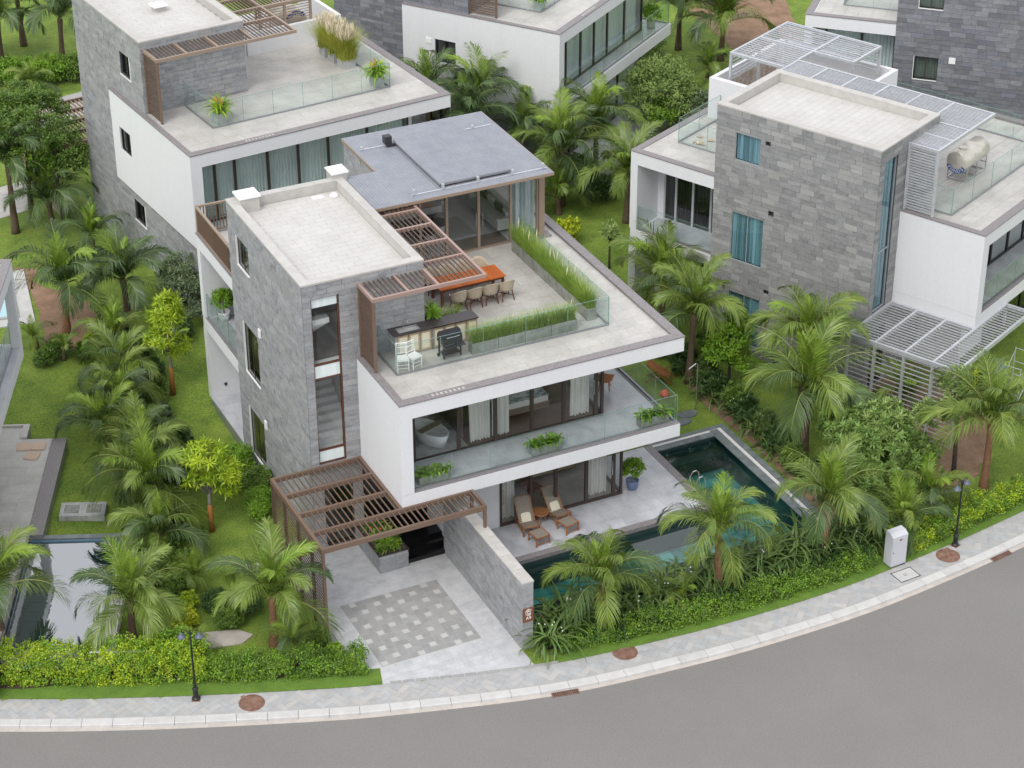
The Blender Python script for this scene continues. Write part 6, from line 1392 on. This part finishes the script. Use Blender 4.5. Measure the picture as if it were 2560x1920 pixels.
def leafpot(name, label, loc, prof, potmat, blobs, mat, ncl, per, cr, ll, lw, style='small', seed=1, cat='potted plant', group=None):
    t = thing(name,label,cat,loc,0,group); MB().lathe(prof,(0,0,0),20).build('pot',potmat,t,smooth=True); crown('foliage',t,mat,blobs,ncl,per,cr,ll,lw,style,seed); MB().tube([(0,0,.2),(0,0,blobs[0][2])],[.03,.015],6).build('stem','bark_grey',t); return t
POT = [(.02,0),(.16,0),(.2,.08),(.24,.32),(.25,.38),(.22,.38),(.2,.3),(.02,.3)]
leafpot('potted_plant','round leafy plant in a blue glazed pot by the pool terrace doors',(11.78,-1.86,.45),POT,'pot_blue',[(0,0,.85,.38,.38,.42)],'leaf_bright',90,30,.12,.08,.05,seed=3)
leafpot('potted_plant','round ball plant in a white pot on the rear left balcony',(.62,10.75,4.06),POT,'white_paint',[(0,0,.88,.42,.42,.42)],'leaf_bright',110,36,.1,.07,.045,seed=4)
leafpot('potted_plant','arching bright fern-like plant at the end of the kitchen counter',(4.75,.22,7.5),[(.02,0),(.14,0),(.2,.7),(.22,.9),(.2,.9),(.02,.8)],'charcoal',[(0,0,1.08,.12,.12,.1)],'leaf_bright',7,16,.1,.42,.06,'rosette',seed=5)
pt_ = leafpot('potted_plant','spiky dark plant in a white pot on the left edge balcony',loc2w(HP,-1.25,-.95)+(HP[3]+4.06,),POT,'white_paint',[(0,0,.7,.1,.1,.1)],'leaf_dark',5,24,.12,.55,.035,'rosette',seed=6)
def broadpot(label, loc, rz, w_, mat, seed, group):
    t = trough('balcony_planter',label,loc,rz,w_,.30,.34,mat,group); g = seed
    for i in range(7): o = link('leaves',BL[i % 3],t,(-w_/2+.12+i*(w_-.24)/6,random.uniform(-.05,.05),.28),random.uniform(0,6),(1,1,1))
    return t
BL = [strap_clump(70+i,16,.42,'leaf_bright' if i == 0 else 'leaf_green',.075,1.05) for i in range(3)]
broadpot('grey trough of broad-leaved plants at the left end of the balcony',(3.18,-3.25,4.06),0,1.1,'concrete',1,'planters on the balcony'); broadpot('grey trough of broad-leaved plants in the middle of the balcony',(7.45,-3.25,4.06),0,1.1,'concrete',2,'planters on the balcony'); broadpot('grey trough of broad-leaved plants at the right corner of the balcony',(11.75,-3.25,4.06),0,1.15,'concrete',3,'planters on the balcony')
# stone planter at the entrance
ep = thing('entrance_planter','raised stone planter with low green plants beside the black entrance steps','planter',(0,0,0)); cr_ = MB().box(1.55,2.62,-2.18,-.06,0,.72).build('core','mortar',ep); j = MB(); clad(cr_,'x',1.55,-2.18,-.06,0,.72,'stone',(),40,joined=j,course=.18); clad(cr_,'y',-2.18,1.53,2.62,0,.72,'stone',(),30,joined=j,course=.18); clad(cr_,'x',2.62,-2.18,-.06,0,.72,'stone',(),0,side=1,joined=j); stuff(j.build('stone_cladding','stone',cr_)); bx('rim',ep,'granite_dark',1.5,2.66,-2.22,-.06,.72,.76); bx('soil',ep,'soil',1.58,2.58,-2.14,-.1,.76,.775)
for i in range(22): link('leaves',BL[i % 3],ep,(random.uniform(1.65,2.5),random.uniform(-2.05,-.3),.76),random.uniform(0,6),(.85,.85,.85))
m = MB(); 
for i in range(5): m.lathe([(.01,0),(.05,.06),(.01,.1)],(random.uniform(1.7,2.4),random.uniform(-1.2,-.4),random.uniform(1.0,1.2)),6)
m.build('flowers','flower_red',ep)
# pots on the upper left terrace and neighbours
def heli(label, loc, rz, sc=1):
    t = trough('flower_pot',label,loc,rz,.46,.46,.46,'concrete_pale','square flower pots on the upper terraces','potted plant'); t.scale = (sc,sc,sc)
    for i in range(9): link('leaves',BH[i % 2],t,(random.uniform(-.13,.13),random.uniform(-.13,.13),.42),random.uniform(0,6))
    m = MB()
    for i in range(12): a,r_ = random.uniform(0,6),random.uniform(.05,.28); m.add([(r_*math.cos(a)-.03,r_*math.sin(a),.85+random.uniform(0,.3)),(r_*math.cos(a),r_*math.sin(a)-.02,.9+random.uniform(.1,.35)),(r_*math.cos(a)+.03,r_*math.sin(a)+.01,.86+random.uniform(0,.3)),(r_*math.cos(a),r_*math.sin(a)+.03,.84)],[(0,1,2,3)])
    m.build('flowers','flower_orange',t); return t
BH = [strap_clump(80+i,17,.80,('leaf_lime','leaf_bright')[i],.06,1.15) for i in range(2)]
zc = CPZ[3]+7.58
heli('square grey pot of orange flowers at the front glass corner, upper left terrace',loc2w(CPZ,2.28,-2.42)+(zc,),CPZ[0]); heli('square grey pot of orange flowers at the right glass corner, upper left terrace',loc2w(CPZ,9.6,-2.45)+(zc,),CPZ[0]); heli('square grey pot on the terrace of the top middle villa',loc2w(EPZ,2.2,-2.55)+(EPZ[3]+7.58,),EPZ[0],.9)
GY = blades(31,.42,.42,1100,1.0,'grass_blade_yellow',plume=120)
for i in range(3):
    t = trough('grass_pot','square pot of yellow plume grass on the upper left terrace, '+('nearest the flower pot','middle of three','furthest back')[i],loc2w(CPZ,9.5,.15+i*.85)+(zc,),CPZ[0],.62,.55,.46,'concrete_pale','plume grass pots on the upper left terrace','potted plant'); link('grass',GY,t,(0,0,.4),i*1.1,(1.7,1.7,1.3))
leafpot('potted_plant','leafy potted bush on the balcony corner of the top middle villa',loc2w(EPZ,10.7,-4.3)+(EPZ[3]+4.06,),[(.02,0),(.2,0),(.22,.4),(.02,.38)],'concrete_pale',[(0,0,.75,.42,.42,.45)],'leaf_bright',50,24,.15,.12,.06,seed=8)
# carport of the upper left villa seen behind its tower
cpb = thing('carport_pergola','brown slatted carport roof glimpsed behind the upper left tower','pergola',loc2w(CPZ,0,0)+(CPZ[3],),CPZ[0])
for q in (7.5,8.7,9.9,11.1,12.2): bx('cross_beam',cpb,'brown_metal',-1.5,1.8,q-.05,q+.05,3.42,3.6)
bx('edge_beam',cpb,'brown_metal',-1.6,-1.5,7.4,12.3,3.42,3.6)
for q in np.arange(-1.3,1.8,.2): bx('slat',cpb,'tan_metal',q-.02,q+.02,7.5,12.2,3.45,3.56)
for q in (7.5,9.9,12.2): bx('post',cpb,'brown_screen',-1.6,-1.5,q-.05,q+.05,0,3.42)
louvre(cpb,'x',-1.55,7.5,12.2,.1,3.4,'tan_metal',.16,.05,.05,'screen_slat')
